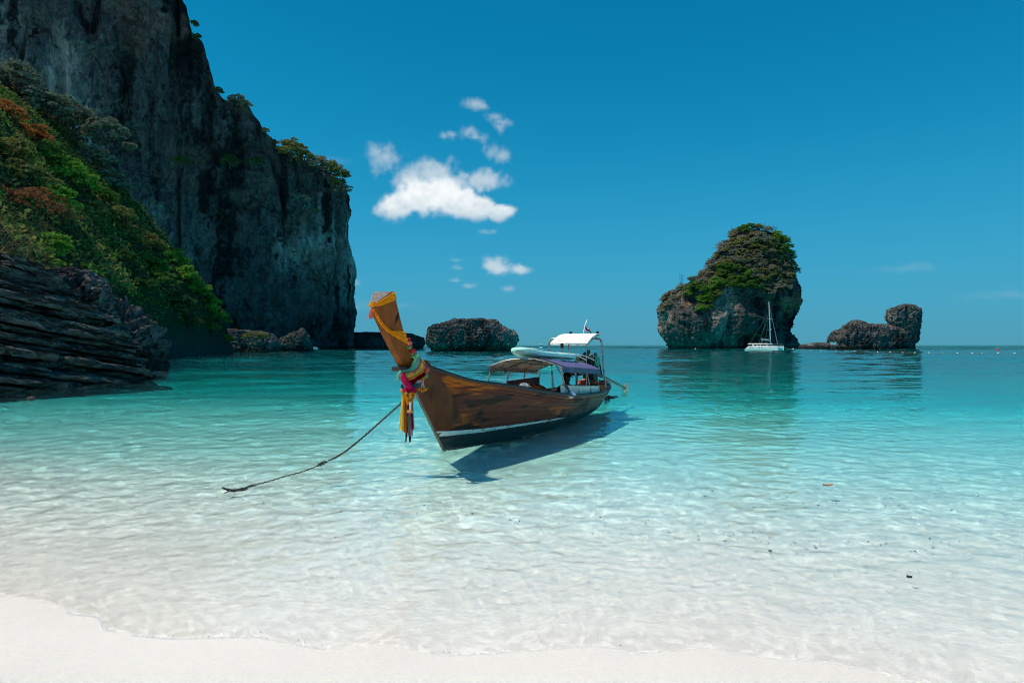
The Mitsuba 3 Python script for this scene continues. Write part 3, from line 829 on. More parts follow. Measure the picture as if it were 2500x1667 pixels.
def hull_color(p, n, uv):
    u, v = buv(p)
    grain = fbm(u * 2.2, p.z * 26, v * 3, 4)
    band = fbm(u * 0.42 + 3, (p.z + u * 0.085) * 5.2, 1.5, 3)
    fine = fbm(u * 5, p.z * 50, 2.0, 3)
    c = mix((.085, .019, .009), (.20, .048, .022), grain)
    worn = smoothstep(0.575, 0.63, band) * (1 - smoothstep(2.6, 5.6, u))
    c = mix(c, mix((.38, .075, .006), (.68, .17, .013), fine), worn * smoothstep(0.25, 0.6, grain))
    painted_reflection = smoothstep(3.6, 5.8, u + (fbm(u * 1.2, p.z * 4, 9.0, 2) - 0.5) * 2)  # stern third greyed: water reflection on the varnish painted into the wood colour
    c = mix(c, mix((.085, .058, .036), (.17, .135, .095), grain), painted_reflection * 0.85)
    stain = smoothstep(0.60, 0.70, fbm(u * 1.6 + 20, p.z * 7, 4.0, 3))
    c = mix(c, (.014, .010, .008), stain * 0.8)
    seam = smoothstep(0.80, 0.86, noise(u * 9, p.z * 90, 3.0)) * 0.4
    return mix(c, (.02, .014, .01), seam)


HB = proc(lambda p, n, uv: fbm(buv(p)[0] * 3, p.z * 45, buv(p)[1] * 4, 3) * 0.006, eps=0.004)
scene['hull_wood'] = {'type': 'bumpmap', 'bsdf': two({'type': 'principled', 'base_color': proc(hull_color), 'roughness': 0.5, 'specular': 0.14}), 'texture': HB, 'scale': 1.0}
mat('bottom_paint', proc(lambda p, n, uv: mix(mix((.008, .014, .012), (.026, .038, .032), fbm(buv(p)[0] * 2, p.z * 14, buv(p)[1] * 2, 4)), (.06, .055, .04), smoothstep(.66, .74, fbm(buv(p)[0] * 5, p.z * 20, 3.0, 3)) * .6)), 0.5)
mat('stripe_paint', proc(lambda p, n, uv: mix(mix((.62, .64, .56), (.80, .80, .72), fbm(buv(p)[0] * 3, p.z * 30, 2.0, 3)), (.08, .05, .035), smoothstep(.68, .74, fbm(buv(p)[0] * 14, p.z * 40, 1.0, 3)))), 0.5)
mat('dark_wood', proc(lambda p, n, uv: mix((.012, .010, .010), (.060, .048, .042), fbm(buv(p)[0] * 3, buv(p)[1] * 9, p.z * 30, 4))), 0.55)
mat('post_wood', proc(lambda p, n, uv: mix(mix((.13, .036, .008), (.30, .095, .020), fbm(buv(p)[0] * 14 + p.z * 6, p.z * 2.2, buv(p)[1] * 6, 4)), (.03, .014, .008), smoothstep(.64, .72, fbm(p.x * 9, p.z * 3 + 4, p.y * 9, 3)))), 0.5, specular=0.12)
mat('stem_wood', proc(lambda p, n, uv: mix(mix((.070, .023, .011), (.17, .060, .026), fbm(buv(p)[0] * 9, p.z * 4, buv(p)[1] * 6, 4)), (.02, .011, .008), smoothstep(.66, .78, fbm(p.x * 6, p.z * 4 + 4, p.y * 6, 3)) * .6)), 0.5, specular=0.12)
mat('worn_edge', proc(lambda p, n, uv: mix((.10, .08, .05), (.24, .22, .17), fbm(p.x * 8, p.y * 8, p.z * 8, 3))), 0.6)
mat('end_grain', proc(lambda p, n, uv: mix((.11, .105, .11), (.27, .26, .26), fbm(p.x * 45, p.y * 45, p.z * 45, 3))), 0.9)
mat('inner_wood', proc(lambda p, n, uv: mix((.045, .02, .014), (.13, .055, .035), fbm(buv(p)[0] * 2, buv(p)[1] * 9, p.z * 20, 3))), 0.6)
mat('steel_pipe', proc(lambda p, n, uv: mix((.42, .42, .40), (.20, .15, .11), smoothstep(.52, .68, fbm(p.x * 9, p.y * 9, p.z * 9, 3)))), 0.38, metallic=0.55)

BOAT = thing('longtail_boat', 'varnished wooden long-tail boat with a high prow, moored in the shallows', 'boat')
ST = np.array([  # u, half beam, sheer height, keel height, fullness
    (-0.95, .045, 1.335, 1.02, 1.0), (-0.7, .15, 1.255, .755, .95), (-0.3, .29, 1.14, .325, .85), (0.0, .375, 1.065, 0.0, .76), (0.3, .44, 1.015, -.05, .70), (1.13, .615, .915, -.11, .58), (2.4, .82, .735, -.20, .44), (3.84, .95, .575, -.26, .36),
    (6.06, .92, .455, -.26, .34), (7.8, .78, .415, -.24, .36), (9.2, .54, .425, -.17, .42), (10.1, .30, .465, -.06, .5), (10.4, .20, .485, 0.0, .55)])
SI = [PchipInterpolator(ST[:, 0], ST[:, k]) for k in range(1, 5)]
BU = np.r_[np.linspace(-0.95, 0.3, 26), np.linspace(0.3, 10.4, 90)[1:]]


def half(u, z):
    bg, zg, zk, p = (s(u) for s in SI)
    t = np.clip((z - zk) / (zg - zk), 0, 1.2)
    return bg * (t + 1e-6) ** p


ZB = lambda u: np.interp(u, [-.95, -.3, 1, 3.8, 6, 10.4], [.26, .235, .165, .105, .05, .03])
ZS = lambda u: np.interp(u, [-.95, -.3, 1, 3.8, 4.3, 10.4], [.345, .315, .225, .135, .09, .03])


def slab(u0, u1, v0, v1, z0, z1, du=0.0):
    c = np.array([(u, v, z + (du if u == u0 else 0)) for z in (z0, z1) for u in (u0, u1) for v in (v0, v1)])
    return trimesh.convex.convex_hull(W(c[:, 0], c[:, 1], c[:, 2]))


def strake(lo, hi, side, us, out=0.0, n=6):
    """One plank between two height lines, a little proud in its middle and let in at the seams."""
    w = np.linspace(0, 1, n)
    zk = SI[2](us)
    a, b = np.maximum(lo(us), zk), np.maximum(hi(us), zk)
    z = a[:, None] + (b - a)[:, None] * w
    v = half(us[:, None], z) + out - 0.008 * np.abs(2 * w - 1) ** 6
    P = W(us[:, None], side * v, z).reshape(-1, 3)
    q = grid_faces(len(us), n)
    return P, (q if side < 0 else q[:, ::-1])


for side in (1, -1):
    obj('bottom_strake', strake(lambda u: SI[2](u) - 0.0, ZB, side, BU, n=12), 'bottom_paint', BOAT, smooth=True)
    us = BU[BU < 4.3]
    obj('boot_stripe', strake(ZB, ZS, side, us, 0.004), 'stripe_paint', BOAT, smooth=True)
    for k in range(6):
        lo = lambda u, k=k: np.maximum(ZB(u) * (u >= 4.2) + ZS(u) * (u < 4.2), 0) + (SI[1](u) - np.where(u < 4.2, ZS(u), ZB(u))) * (k / 6)
        hi = lambda u, k=k: lo(u) + (SI[1](u) - np.where(u < 4.2, ZS(u), ZB(u))) / 6
        obj('strake', strake(lo, hi, side, BU, 0.0), 'hull_wood', BOAT, smooth=True)
    # rail on top of the planks, and the rubbing strip below it
    bg, zg = SI[0](BU), SI[1](BU)
    for name, prof, m in (('gunwale', [(-.065, .0), (.035, .0), (.045, .02), (.035, .05), (-.065, .05)], 'dark_wood'), ('rubbing_strip', [(.0, -.125), (.022, -.118), (.026, -.10), (.022, -.082), (.0, -.075)], 'hull_wood')):
        P = np.stack([W(BU, side * (np.maximum(half(BU, zg + min(dz, 0)), 0.02) + dv), zg + dz) for dv, dz in prof], 1)
        obj(name, (P.reshape(-1, 3), grid_faces(len(BU), len(prof), True)), m, BOAT, smooth=40)
ui = BU[BU > -0.7]
rows = []
for s in np.linspace(-1, 1, 25):
    zz = 0.10 + (SI[1](ui) - 0.02 - 0.10) * np.clip(np.abs(s) * 1.9 - 0.9, 0, 1)
    zz = np.maximum(zz, SI[2](ui) + 0.06)
    lim = np.maximum(half(ui, zz) - 0.035, 0.005)
    rows.append(W(ui, np.sign(s) * np.minimum(lim, lim * np.clip(np.abs(s) / 0.48, 0, 1)), zz))
obj('inner_hull', (np.stack(rows, 1).reshape(-1, 3), grid_faces(len(ui), 25)), 'inner_wood', BOAT, smooth=40)
thw = []
for k, u0 in enumerate((1.2, 2.4, 3.5, 4.6, 5.7, 6.8, 7.9)):
    h = float(half(u0, 0.30)) - .03
    thw.append((u0, h))
tu = 10.4
tz = np.linspace(float(SI[2](tu)), float(SI[1](tu)), 8)
tv = half(tu, tz)
P = np.concatenate([W(tu + 0.02, -tv, tz), W(tu + 0.02, tv, tz)])
obj('transom', (P, np.array([[k, k + 1, k + 9, k + 8] for k in range(7)])), 'hull_wood', BOAT)
obj('stern_rail', (lambda m: (m[0], m[1]))(tube(np.concatenate([W(10.38, -.21, .51)[None], W(10.5, -.1, .515)[None], W(10.5, .1, .515)[None], W(10.38, .21, .51)[None]]), .04, 8)), 'dark_wood', BOAT, smooth=50)

# the stem: a wedge of timber from the keel up to the post
sp = [(-.29, .312, .43), (-.42, .45, .44), (-.60, .645, .44), (-.888, .955, .42), (-1.21, 1.27, .40)]
spn = smoothline(np.array(sp), 22)
P = []
for u, z, wd in spn:
    ua, za = u + wd, z + 0.13
    hv = float(half(min(max(ua, -.95), 10), min(za, float(SI[1](min(max(ua, -.95), 10)))))) + .032
    P.append([W(u, -.022, z), W(u, .022, z), W(u + wd * .5, max(.5 * hv + .03, float(half(max(u + wd * .5, -.95), z + .07)) + .032), z + .07), W(ua, hv, za), W(ua, -hv, za), W(u + wd * .5, -max(.5 * hv + .03, float(half(max(u + wd * .5, -.95), z + .07)) + .032), z + .07)])
obj('stem', (lambda g: (np.array(P).reshape(-1, 3), np.vstack([g[:, [0, 1, 2]], g[:, [0, 2, 3]], [[126, 127, 128], [126, 128, 131], [128, 129, 130], [128, 130, 131], [2, 1, 0], [5, 2, 0], [4, 3, 2], [5, 4, 2]]])))(grid_faces(22, 6, True)), 'stem_wood', BOAT)
edge = np.array([(u - .010, 0, z + .010) for u, z in ((.06, -.03), (0, 0), (-.30, .325), (-.60, .645), (-.888, .955), (-1.15, 1.21))])
obj('stem_band', tube(W(edge[:, 0], 0, edge[:, 2]), .026, 6), 'worn_edge', BOAT, smooth=50)

# the prow post
lv = []
for pf, pb, hf, hb in (((993, 930), (1030, 905), .045, .11), ((982, 899), (1009, 876), .045, .12), ((963, 865), (993.5, 837), .047, .132), ((937, 812), (985, 809), .048, .14), ((920, 775), (973, 760), .049, .148), ((912, 742), (961.5, 712), .05, .155)):
    f, b = bp(pf[0], pf[1], 0), bp(pb[0], pb[1], hb)
    lv.append([W(f[0], -hf, f[2]), W(f[0], hf, f[2]), W(b[0], hb, b[2]), W(b[0], -hb, b[2])])
LV = np.array(lv)
post = trimesh.Trimesh(LV.reshape(-1, 3), np.vstack([(lambda q: np.vstack([q[:, [0, 1, 2]], q[:, [0, 2, 3]]]))(grid_faces(6, 4, True)), [[20, 21, 22], [20, 22, 23], [3, 2, 1], [3, 1, 0]]]), process=False)
obj('prow_post', post, 'post_wood', BOAT)
top = LV[5]
tn = np.cross(top[1] - top[0], top[2] - top[1]); tn /= np.linalg.norm(tn); tn *= np.sign(tn[2])
tc = top.mean(0)
ins = tc + (top - tc) * 0.93
obj('post_end', (np.concatenate([ins + tn * .002, tc + (ins - tc) * .97 + tn * .016]), np.vstack([grid_faces(2, 4, True), [[4, 5, 6, 7]]])), 'end_grain', BOAT, label='weathered grey end grain on top of the prow post')


obj('breast_plate', slab(-1.33, -.98, -.11, .11, 1.225, 1.285, .03), 'dark_wood', BOAT)
obj('fore_deck', trimesh.convex.convex_hull(np.concatenate([W([-1.0, -1.0, .35, .35], [-.07, .07, -.40, .40], [1.27, 1.27, .985, .985]), W([-1.0, -1.0, .35, .35], [-.07, .07, -.40, .40], [1.24, 1.24, .95, .95])])), 'dark_wood', BOAT)
for u0, h in thw:
    obj('thwart', slab(u0 - .11, u0 + .11, -h, h, .28, .315), 'inner_wood', BOAT)
obj('stern_step', slab(10.42, 11.05, -.10, .38, .02, .06), 'dark_wood', BOAT)
obj('rudder', slab(10.2, 10.75, .16, .21, -.12, .10), 'dark_wood', BOAT)

# ---- passenger roof
RF0, RF1, RV = 3.70, 6.90, 0.80


def roof_z(u, v):
    t = (u - RF0) / (RF1 - RF0)
    ap, ev = 1.35 - 0.16 * t, 1.17 - 0.165 * t
    return ap - (ap - ev) * np.abs(v / RV) ** 2.2


def sheet(u0, u1, v0, v1, dz, th, nu=24, nv=18, wav=0.004, skirt=0.0, seed=0):
    uu, vv = np.meshgrid(np.linspace(u0, u1, nu), np.linspace(v0, v1, nv), indexing='ij')
    zz = roof_z(uu, vv) + dz + wav * (nfbm(np.stack([uu * 3, vv * 3, 0 * uu + seed], -1), 2, seed) - .5) * 2 - 0.012 * np.sin((uu - u0) / (u1 - u0) * np.pi * 3) ** 2
    a = W(uu, vv, zz + th).reshape(-1, 3); b = W(uu, vv, zz).reshape(-1, 3)
    q = grid_faces(nu, nv)
    n = len(a)
    per = np.r_[np.arange(nv), np.arange(1, nu) * nv + nv - 1, (nu - 1) * nv + np.arange(nv - 2, -1, -1), np.arange(nu - 2, 0, -1) * nv]
    pn = np.roll(per, -1)
    return np.vstack([a, b]), np.vstack([q, q[:, ::-1] + n, np.stack([per, per + n, pn + n, pn], 1)])


def skirt(us, v, top_dz, drop, wav, seed, th=0.006):
    n = 5
    w = np.linspace(0, 1, n)
    zt = roof_z(us, v) + top_dz
    sgn = np.sign(v)
    vv = v + sgn * (0.012 + wav * w[None] * (nfbm(np.stack([us * 7, 0 * us, 0 * us + seed], -1), 3, seed)[:, None] - .3) * 2)
    zz = zt[:, None] - drop * w[None] * (1 + 0.10 * np.sin(us * 26)[:, None] * w[None])
    a, b = W(us[:, None], vv, zz).reshape(-1, 3), W(us[:, None], vv - sgn * th, zz).reshape(-1, 3)
    q = grid_faces(len(us), n)
    return np.vstack([a, b]), np.vstack([q, q[:, ::-1] + len(a)])


def cloth_mat(name, a, b, rough=0.85, fr=6):
    return mat(name, proc(lambda p, n, uv: mix(a, b, fbm(p.x * fr, p.y * fr, p.z * fr, 4))), rough, sheen=0.3, specular=0.2)


scene['canvas_beige'] = two({'type': 'principled', 'base_color': proc(lambda p, n, uv: mix((.30, .27, .21), (.50, .46, .38), fbm(p.x * 5, p.y * 5, p.z * 9, 4))), 'roughness': 0.9, 'specular': 0.2})
scene['canvas_thin'] = {'type': 'principledthin', 'base_color': proc(lambda p, n, uv: mix((.50, .46, .38), (.76, .71, .61), fbm(p.x * 5, p.y * 5, p.z * 9, 4))), 'roughness': 0.9, 'diff_trans': 0.35, 'eta': 1.3}
cloth_mat('tarp_blue', (.060, .060, .15), (.15, .145, .30))
cloth_mat('tarp_skirt', (.035, .060, .12), (.10, .14, .22), fr=11)
cloth_mat('white_canvas', (.74, .74, .72), (.86, .85, .83), fr=4)
cloth_mat('grey_canvas', (.36, .38, .36), (.58, .60, .57), fr=5)
mat('black_rubber', (.010, .010, .011), 0.6)

ROOF = key_for('roof_canvas', BOAT)
for k in range(3):   # panels of the beige roof between the hoops
    a, b = RF0 + (RF1 - RF0) * k / 3, RF0 + (RF1 - RF0) * (k + 1) / 3
    obj('roof_canvas', sheet(a + .004, b - .004, -RV, RV, 0, .005, 10, 22, seed=k), 'canvas_thin', BOAT, smooth=40)
us = np.linspace(RF0, RF1, 60)
obj('roof_skirt', skirt(us, -RV, 0.0, .11, .004, 3), 'canvas_beige', BOAT, smooth=40, label='beige canvas edge hanging along the far side of the roof')
obj('roof_tarp', sheet(RF0 - .02, RF1 + .02, .12, RV + .01, .014, .006, 40, 16, 0.012, seed=9), 'tarp_blue', BOAT, smooth=40, label='violet blue tarpaulin over the starboard half of the roof')
obj('tarp_skirt', skirt(us, RV + .012, .016, .115, .018, 5), 'tarp_skirt', BOAT, smooth=40, label='dull blue hanging edge of the tarpaulin')
vv = np.linspace(-RV, RV, 25)
for k in range(4):
    u0 = RF0 + (RF1 - RF0) * k / 3
    obj('roof_hoop', tube(W(u0, vv, roof_z(u0, vv) - .022), .017, 8), 'steel_pipe', BOAT, smooth=60)
for v0 in (-.79, -.4, 0.0, .4, .79):
    uu = np.linspace(RF0, RF1, 12)
    obj('roof_rail', tube(W(uu, v0, roof_z(uu, v0) - .052), .012, 6), 'steel_pipe', BOAT, smooth=60)
posts = [(-.79, bp(px, 0, -.79)[0]) for px in (1199, 1244, 1283, 1318)] + [(.79, bp(px, 0, .79)[0]) for px in (1369, 1402, 1432, 1457)]
for v0, u0 in posts:
    zt = roof_z(u0, v0) - .03
    vb = math.copysign(float(SI[0](u0)) - .03, v0)
    obj('roof_post', tube(np.stack([W(u0, vb, float(SI[1](u0)) + .03), W(u0, v0 * .5 + vb * .5, .5 * (zt + float(SI[1](u0)))), W(u0, v0, zt)]), .016, 8), 'steel_pipe', BOAT, smooth=60)
u9 = bp(1346, 0, -.72)[0]
obj('roof_post', tube(np.stack([W(u9, -.70, .42), W(u9, -.72, 1.10)]), .016, 8), 'steel_pipe', BOAT, smooth=60)
for v0, du in ((-.79, .32), (-.79, 1.1), (.79, .32)):
    obj('roof_brace', tube(np.stack([W(RF0 + du - .3, v0, .98 if v0 < 0 else 1.0), W(RF0 + du, v0 * .72, roof_z(RF0 + du, v0 * .72) - .05)]), .010, 6), 'steel_pipe', BOAT, smooth=60)

# ---- stern awning on its own frame
hu = 8.0
hp = np.array([(-.73, .42), (-.80, 1.1), (-.85, 1.66), (-.83, 1.75), (-.76, 1.79), (-.2, 1.79), (.2, 1.79), (.48, 1.79), (.56, 1.755), (.595, 1.66), (.64, 1.1), (.70, .44)])
hs = smoothline(np.c_[hp, np.zeros(len(hp))], 60)
obj('awning_hoop', tube(W(hu, hs[:, 0], hs[:, 1]), .026, 10), 'steel_pipe', BOAT, smooth=60)
aw = {n: bp(*c) for n, c in dict(fl=(1343, 838, -.62), fr=(1434, 838, .38), bl=(1379, 815, -.62), br=(1464, 814, .52)).items()}
g = np.linspace(0, 1, 18)
A, B = np.meshgrid(g, g, indexing='ij')
C = [(1 - A)[..., None] * ((1 - B)[..., None] * W(*aw['fl']) + B[..., None] * W(*aw['fr'])) + A[..., None] * ((1 - B)[..., None] * W(*aw['bl']) + B[..., None] * W(*aw['br']))][0]
C[..., 2] += 0.065 * np.sin(np.pi * A) * 1.0 - 0.018 * np.sin(np.pi * B) * np.sin(np.pi * A) + .006 * (nfbm(C * 5, 2, 3) - .5)
t1 = C.reshape(-1, 3)
obj('awning', (np.vstack([t1, t1 - [0, 0, .006]]), np.vstack([grid_faces(18, 18), grid_faces(18, 18)[:, ::-1] + 324])), 'white_canvas', BOAT, smooth=True, label='bright white canvas awning over the stern')
for i, (a, b) in enumerate(((C[0, 0], C[0, -1]), (C[-1, 0], C[-1, -1]), (C[0, 0], C[-1, 0]), (C[0, -1], C[-1, -1]))):
    obj('awning_pole', tube(np.stack([a - [0, 0, .034], (a + b) / 2 - [0, 0, .034] + [0, 0, .035 * (i > 1)], b - [0, 0, .034]]), .012, 6), 'steel_pipe', BOAT, smooth=60)
for (pt, pb, v) in (((1388, 839), (1385, 868), -.1), ((1431, 839), (1430, 900), .32), ((1373, 840), (1372, 866), -.3)):
    a = bpw(pt[0], pt[1], v); b = bp(pb[0], pb[1], v)
    obj('awning_pole', tube(np.stack([a, np.r_[a[:2] + [.01, 0], .45]]), .012, 6), 'steel_pipe', BOAT, smooth=60)
for c in (C[-1, 3], C[-1, -2]):
    obj('awning_clamp', trimesh.creation.icosphere(1, .045).apply_scale([1, 1, .8]).apply_translation(c + [0, 0, .03]), 'black_rubber', BOAT)
obj('awning_lamp', trimesh.creation.cylinder(.045, .12).apply_translation(bpw(1372, 844, -.3)), 'black_rubber', BOAT)

# ---- canvas side screen at the stern, with black straps
us = np.linspace(bp(1367, 0, .86)[0], bp(1459, 0, .80)[0], 40)
sv = SI[0](us) - .055
zt = np.interp(us, [us[0], us[-1]], [.815, .615])
zl = SI[1](us) + .04
w = np.linspace(0, 1, 7)
vv = sv[:, None] + 0.012 * (nfbm(np.stack([us[:, None] * 5 + 0 * w, w[None] * 1.5 + 0 * us[:, None], 0 * us[:, None] + 0 * w], -1), 3, 6) - .5)
a = W(us[:, None], vv, zl[:, None] + (zt - zl)[:, None] * w).reshape(-1, 3)
b = W(us[:, None], vv - .008, zl[:, None] + (zt - zl)[:, None] * w).reshape(-1, 3)
obj('side_screen', (np.vstack([a, b]), np.vstack([grid_faces(40, 7), grid_faces(40, 7)[:, ::-1] + len(a)])), 'grey_canvas', BOAT, smooth=40, label='pale grey canvas screen along the stern side')
obj('screen_rope', tube(W(us, sv, zt + .008), .010, 6), 'worn_edge', BOAT, smooth=60)
for pts in (((1379, 940), (1384, 946), (1389, 957), (1391, 964)), ((1443, 941), (1440, 950), (1438, 964)), ((1451, 940), (1449, 952), (1449, 964)), ((1458, 941), (1462, 950), (1462, 962))):
    q = np.array([bpw(x, y, float(np.interp(x, [1367, 1459], [.90, .80])) + .01) for x, y in pts])
    obj('strap', tube(smoothline(q, 12), .030, 8), 'black_rubber', BOAT, smooth=60)
obj('bulwark_board', slab(bp(1244, 0, -.8)[0], bp(1318, 0, -.8)[0], -.86, -.82, .50, .80), 'inner_wood', BOAT, label='red brown board along the far side under the roof')
obj('helm_bench', slab(7.1, 8.3, -.55, .5, .30, .46), 'dark_wood', BOAT)

# ---------------------------------------------------------------- engine with its long shaft, resting on the stern post
mat('engine_black', proc(lambda p, n, uv: mix((.010, .010, .010), (.05, .045, .04), fbm(p.x * 20, p.y * 20, p.z * 20, 3))), 0.45, metallic=0.3)
mat('engine_brass', (.30, .25, .17), 0.5, metallic=0.5)
mat('engine_green', (.03, .30, .24), 0.35)
mat('shaft_green', proc(lambda p, n, uv: mix((.03, .075, .065), (.08, .14, .12), fbm(p.x * 9, p.y * 9, p.z * 9, 3))), 0.45, metallic=0.2)
mat('blade_bronze', (.75, .52, .36), 0.35, metallic=0.3)
ENG = thing('longtail_engine', 'black boat engine with a green pulley and a long propeller shaft behind the stern', 'engine')


def en(u, v, z):
    return 9.18 + (u - 9.4) * 1.3, -.10 + v * 1.2, (z if z < .6 else .60 + (z - .6) * 1.16)


def ubox(u, v, z, su, sv, sz, tilt=0.0):
    u, v, z = en(u, v, z)
    su, sv, sz = su * 1.3, sv * 1.2, sz * 1.2
    m = trimesh.creation.box([su, sv, sz])
    m = trimesh.Trimesh(*trimesh.remesh.subdivide(m.vertices, m.faces))
    R = np.eye(4); c, s = math.cos(tilt), math.sin(tilt)
    vtx = m.vertices @ np.array([[c, 0, -s], [0, 1, 0], [s, 0, c]])
    return W(u + vtx[:, 0], v + vtx[:, 1], z + vtx[:, 2]), np.asarray(m.faces)


def ucyl(u0, v0, z0, u1, v1, z1, r, sides=18):
    return tube(np.stack([W(*en(u0, v0, z0)), W(*en(u1, v1, z1))]), r * 1.2, sides)


obj('engine_block', join(ubox(9.45, 0, 1.03, .52, .30, .20, -.15), ubox(9.30, .02, 1.15, .30, .26, .12, -.15), ubox(9.72, 0, 1.0, .16, .34, .22)), 'engine_black', ENG)
obj('valve_cover', ubox(9.26, .04, 1.20, .30, .16, .06, -.15), 'engine_brass', ENG)
obj('air_filter', join(ucyl(9.05, .06, 1.13, 9.05, .06, 1.28, .075), ucyl(9.05, .06, 1.28, 9.05, .06, 1.31, .045)), 'engine_black', ENG, smooth=50)
obj('carburettor', join(ucyl(9.0, -.12, 1.10, 9.0, -.12, 1.22, .055), ubox(8.92, -.05, 1.06, .14, .2, .1)), 'engine_brass', ENG, smooth=50)
obj('fan_pulley', join(ucyl(9.35, .21, 1.09, 9.33, .27, 1.09, .115, 28), ucyl(9.33, .27, 1.09, 9.325, .285, 1.09, .06, 20)), 'engine_green', ENG, smooth=40)
obj('belt_guard', tube(W(9.15 + .22 * np.cos(np.linspace(0, 6.28, 30)), .14, 1.17 + .21 * np.sin(np.linspace(0, 6.28, 30))), .03, 6), 'engine_black', ENG, smooth=50)
obj('exhaust_pipe', tube(np.stack([W(9.4, -.12, 1.15), W(9.4, -.12, 1.3), W(9.4, -.12, 1.48)]), .045, 12), 'engine_black', ENG, smooth=50)
obj('engine_frame', join(ucyl(9.6, .13, .95, 9.95, .1, .45, .035), ucyl(9.6, -.13, .95, 9.95, -.1, .45, .035), ubox(9.62, 0, .78, .30, .26, .34, -.2), ucyl(9.35, .05, .95, 9.75, .05, .52, .03), ucyl(9.7, .2, 1.12, 9.9, .22, .72, .02)), 'engine_black', ENG, smooth=40)
obj('pivot_post', ubox(9.78, 0, .45, .16, .20, .40), 'dark_wood', ENG)
obj('tiller', tube(np.stack([W(9.2, .0, .92), W(8.3, .05, .93), W(7.55, .08, .97)]), .022, 8), 'engine_black', ENG, smooth=50)
obj('throttle_rod', tube(np.stack([W(9.2, .12, .86), W(8.3, .16, .87), W(7.75, .2, .89)]), .013, 6), 'engine_black', ENG, smooth=50)
obj('fuel_tank', join(ubox(8.2, .1, .86, .32, .26, .12), ucyl(8.2, .1, .50, 8.2, .1, .80, .025)), 'engine_black', ENG)
s0, s1 = W(9.75, 0.0, .80), bpw(1527, 948, .12)
obj('shaft', tube(np.stack([s0, s0 * .55 + s1 * .45, s1]), [.055, .048, .036], 12), 'shaft_green', ENG, smooth=50)
obj('skeg', join(tube(np.stack([s0 * .16 + s1 * .84, s0 * .10 + s1 * .90 - [0, 0, .10], s0 * .02 + s1 * .98 - [0, 0, .05]]), .016, 6)), 'shaft_green', ENG, smooth=50)
ax = (s1 - s0) / np.linalg.norm(s1 - s0)
PR = key_for('propeller', ENG)
scene[PR] = ply(tube(np.stack([s1 - ax * .03, s1 + ax * .09]), .04, 12), 'blade_bronze', smooth=50)
sx = np.cross(ax, [0, 0, 1]); sx /= np.linalg.norm(sx); sz = np.cross(sx, ax)
for k in range(2):
    sg = 1 - 2 * k
    lo_ = np.linspace(0, 1, 10); wd = np.sin(np.clip(lo_ * .9 + .12, 0, 1) * np.pi) ** .6 * .085
    ctr = s1 + ax * .05 + (sz * sg * np.array([.93]) + sx * .28)[None] * (lo_ * .20)[:, None]
    tw = sx[None] * np.cos(.6 * sg) + ax[None] * np.sin(.6 * sg)
    rows = np.stack([ctr - tw * wd[:, None], ctr + ax * .012, ctr + tw * wd[:, None], ctr - ax * .012], 1)
    obj('blade', (rows.reshape(-1, 3), grid_faces(10, 4, True)), 'blade_bronze', PR, smooth=60)

# ---------------------------------------------------------------- the boatman under the roof
import manifold3d as m3


def sph(c, r):
    return m3.Manifold.sphere(float(r), 20).translate([float(x) for x in c])


def body_mesh(bones, res=0.02, rounds=12):
    M = m3.Manifold()
    for a, ra, b, rb in bones:
        M = M + m3.Manifold.batch_hull([sph(a, ra), sph(b, rb)])
    M = M.refine_to_length(res)
    mm = M.to_mesh()
    t = trimesh.Trimesh(mm.vert_properties[:, :3], mm.tri_verts)
    trimesh.smoothing.filter_taubin(t, iterations=rounds)
    return t


PER = thing('person', 'person in a dark cap and shirt sitting under the boat roof', 'person')
hd = bp(1384.5, 921, .10)
pu, pv, hz = hd


def PB(du, dv, z):
    return W(pu + du, pv + dv, z)


mat('skin', (.16, .085, .055), 0.55)
mat('dark_shirt', (.012, .013, .016), 0.9)
mat('dark_shorts', (.02, .022, .028), 0.9)
sz_ = hz - .215
sk = [(PB(0, 0, hz - .10), .055, PB(0, 0, hz - .19), .062), (PB(-.005, .0, hz - .005), .088, PB(-.02, .015, hz - .055), .062), (PB(-.03, .0, hz + .02), .078, PB(.02, 0, hz + .025), .086),
      (PB(-.05, .035, hz - .02), .028, PB(-.055, .05, hz - .03), .020)]
for sg in (-1, 1):   # forearms, hands with five fingers on the knees
    el, wr = PB(-.12, sg * .25, hz - .50), PB(-.34, sg * .16, hz - .56)
    sk += [(el, .040, wr, .030), (wr, .032, PB(-.40, sg * .15, hz - .575), .030)]
    for i in range(4):
        a = PB(-.41, sg * (.12 + .02 * i), hz - .575)
        sk += [(a, .010, PB(-.45 + .004 * abs(i - 1), sg * (.12 + .02 * i), hz - .59), .009), (PB(-.45 + .004 * abs(i - 1), sg * (.12 + .02 * i), hz - .59), .009, PB(-.46, sg * (.12 + .02 * i), hz - .62), .008)]
    sk += [(PB(-.37, sg * .12, hz - .57), .012, PB(-.41, sg * .09, hz - .585), .010)]
    sk += [(PB(-.40, sg * .15, hz - .66), .055, PB(-.42, sg * .14, .16), .038), (PB(-.40, sg * .14, .14), .036, PB(-.56, sg * .14, .125), .026)]
scene[PER] = ply(body_mesh(sk, .016, 8), 'skin', smooth=True)
obj('shirt', body_mesh([(PB(0, 0, hz - .22), .09, PB(0, 0, hz - .40), .15), (PB(0, -.08, hz - .26), .085, PB(0, .08, hz - .26), .085), (PB(.01, -.07, hz - .42), .12, PB(.01, .07, hz - .42), .12), (PB(.01, -.08, hz - .62), .12, PB(.01, .08, hz - .62), .12),
                         (PB(0, 0, hz - .40), .15, PB(.01, 0, hz - .62), .15)] +
                        [b for sg in (-1, 1) for b in ((PB(0, sg * .06, hz - .24), .08, PB(0, sg * .175, hz - .27), .066), (PB(0, sg * .18, hz - .28), .063, PB(-.10, sg * .245, hz - .46), .050))], .03, 10), 'dark_shirt', PER, smooth=True)
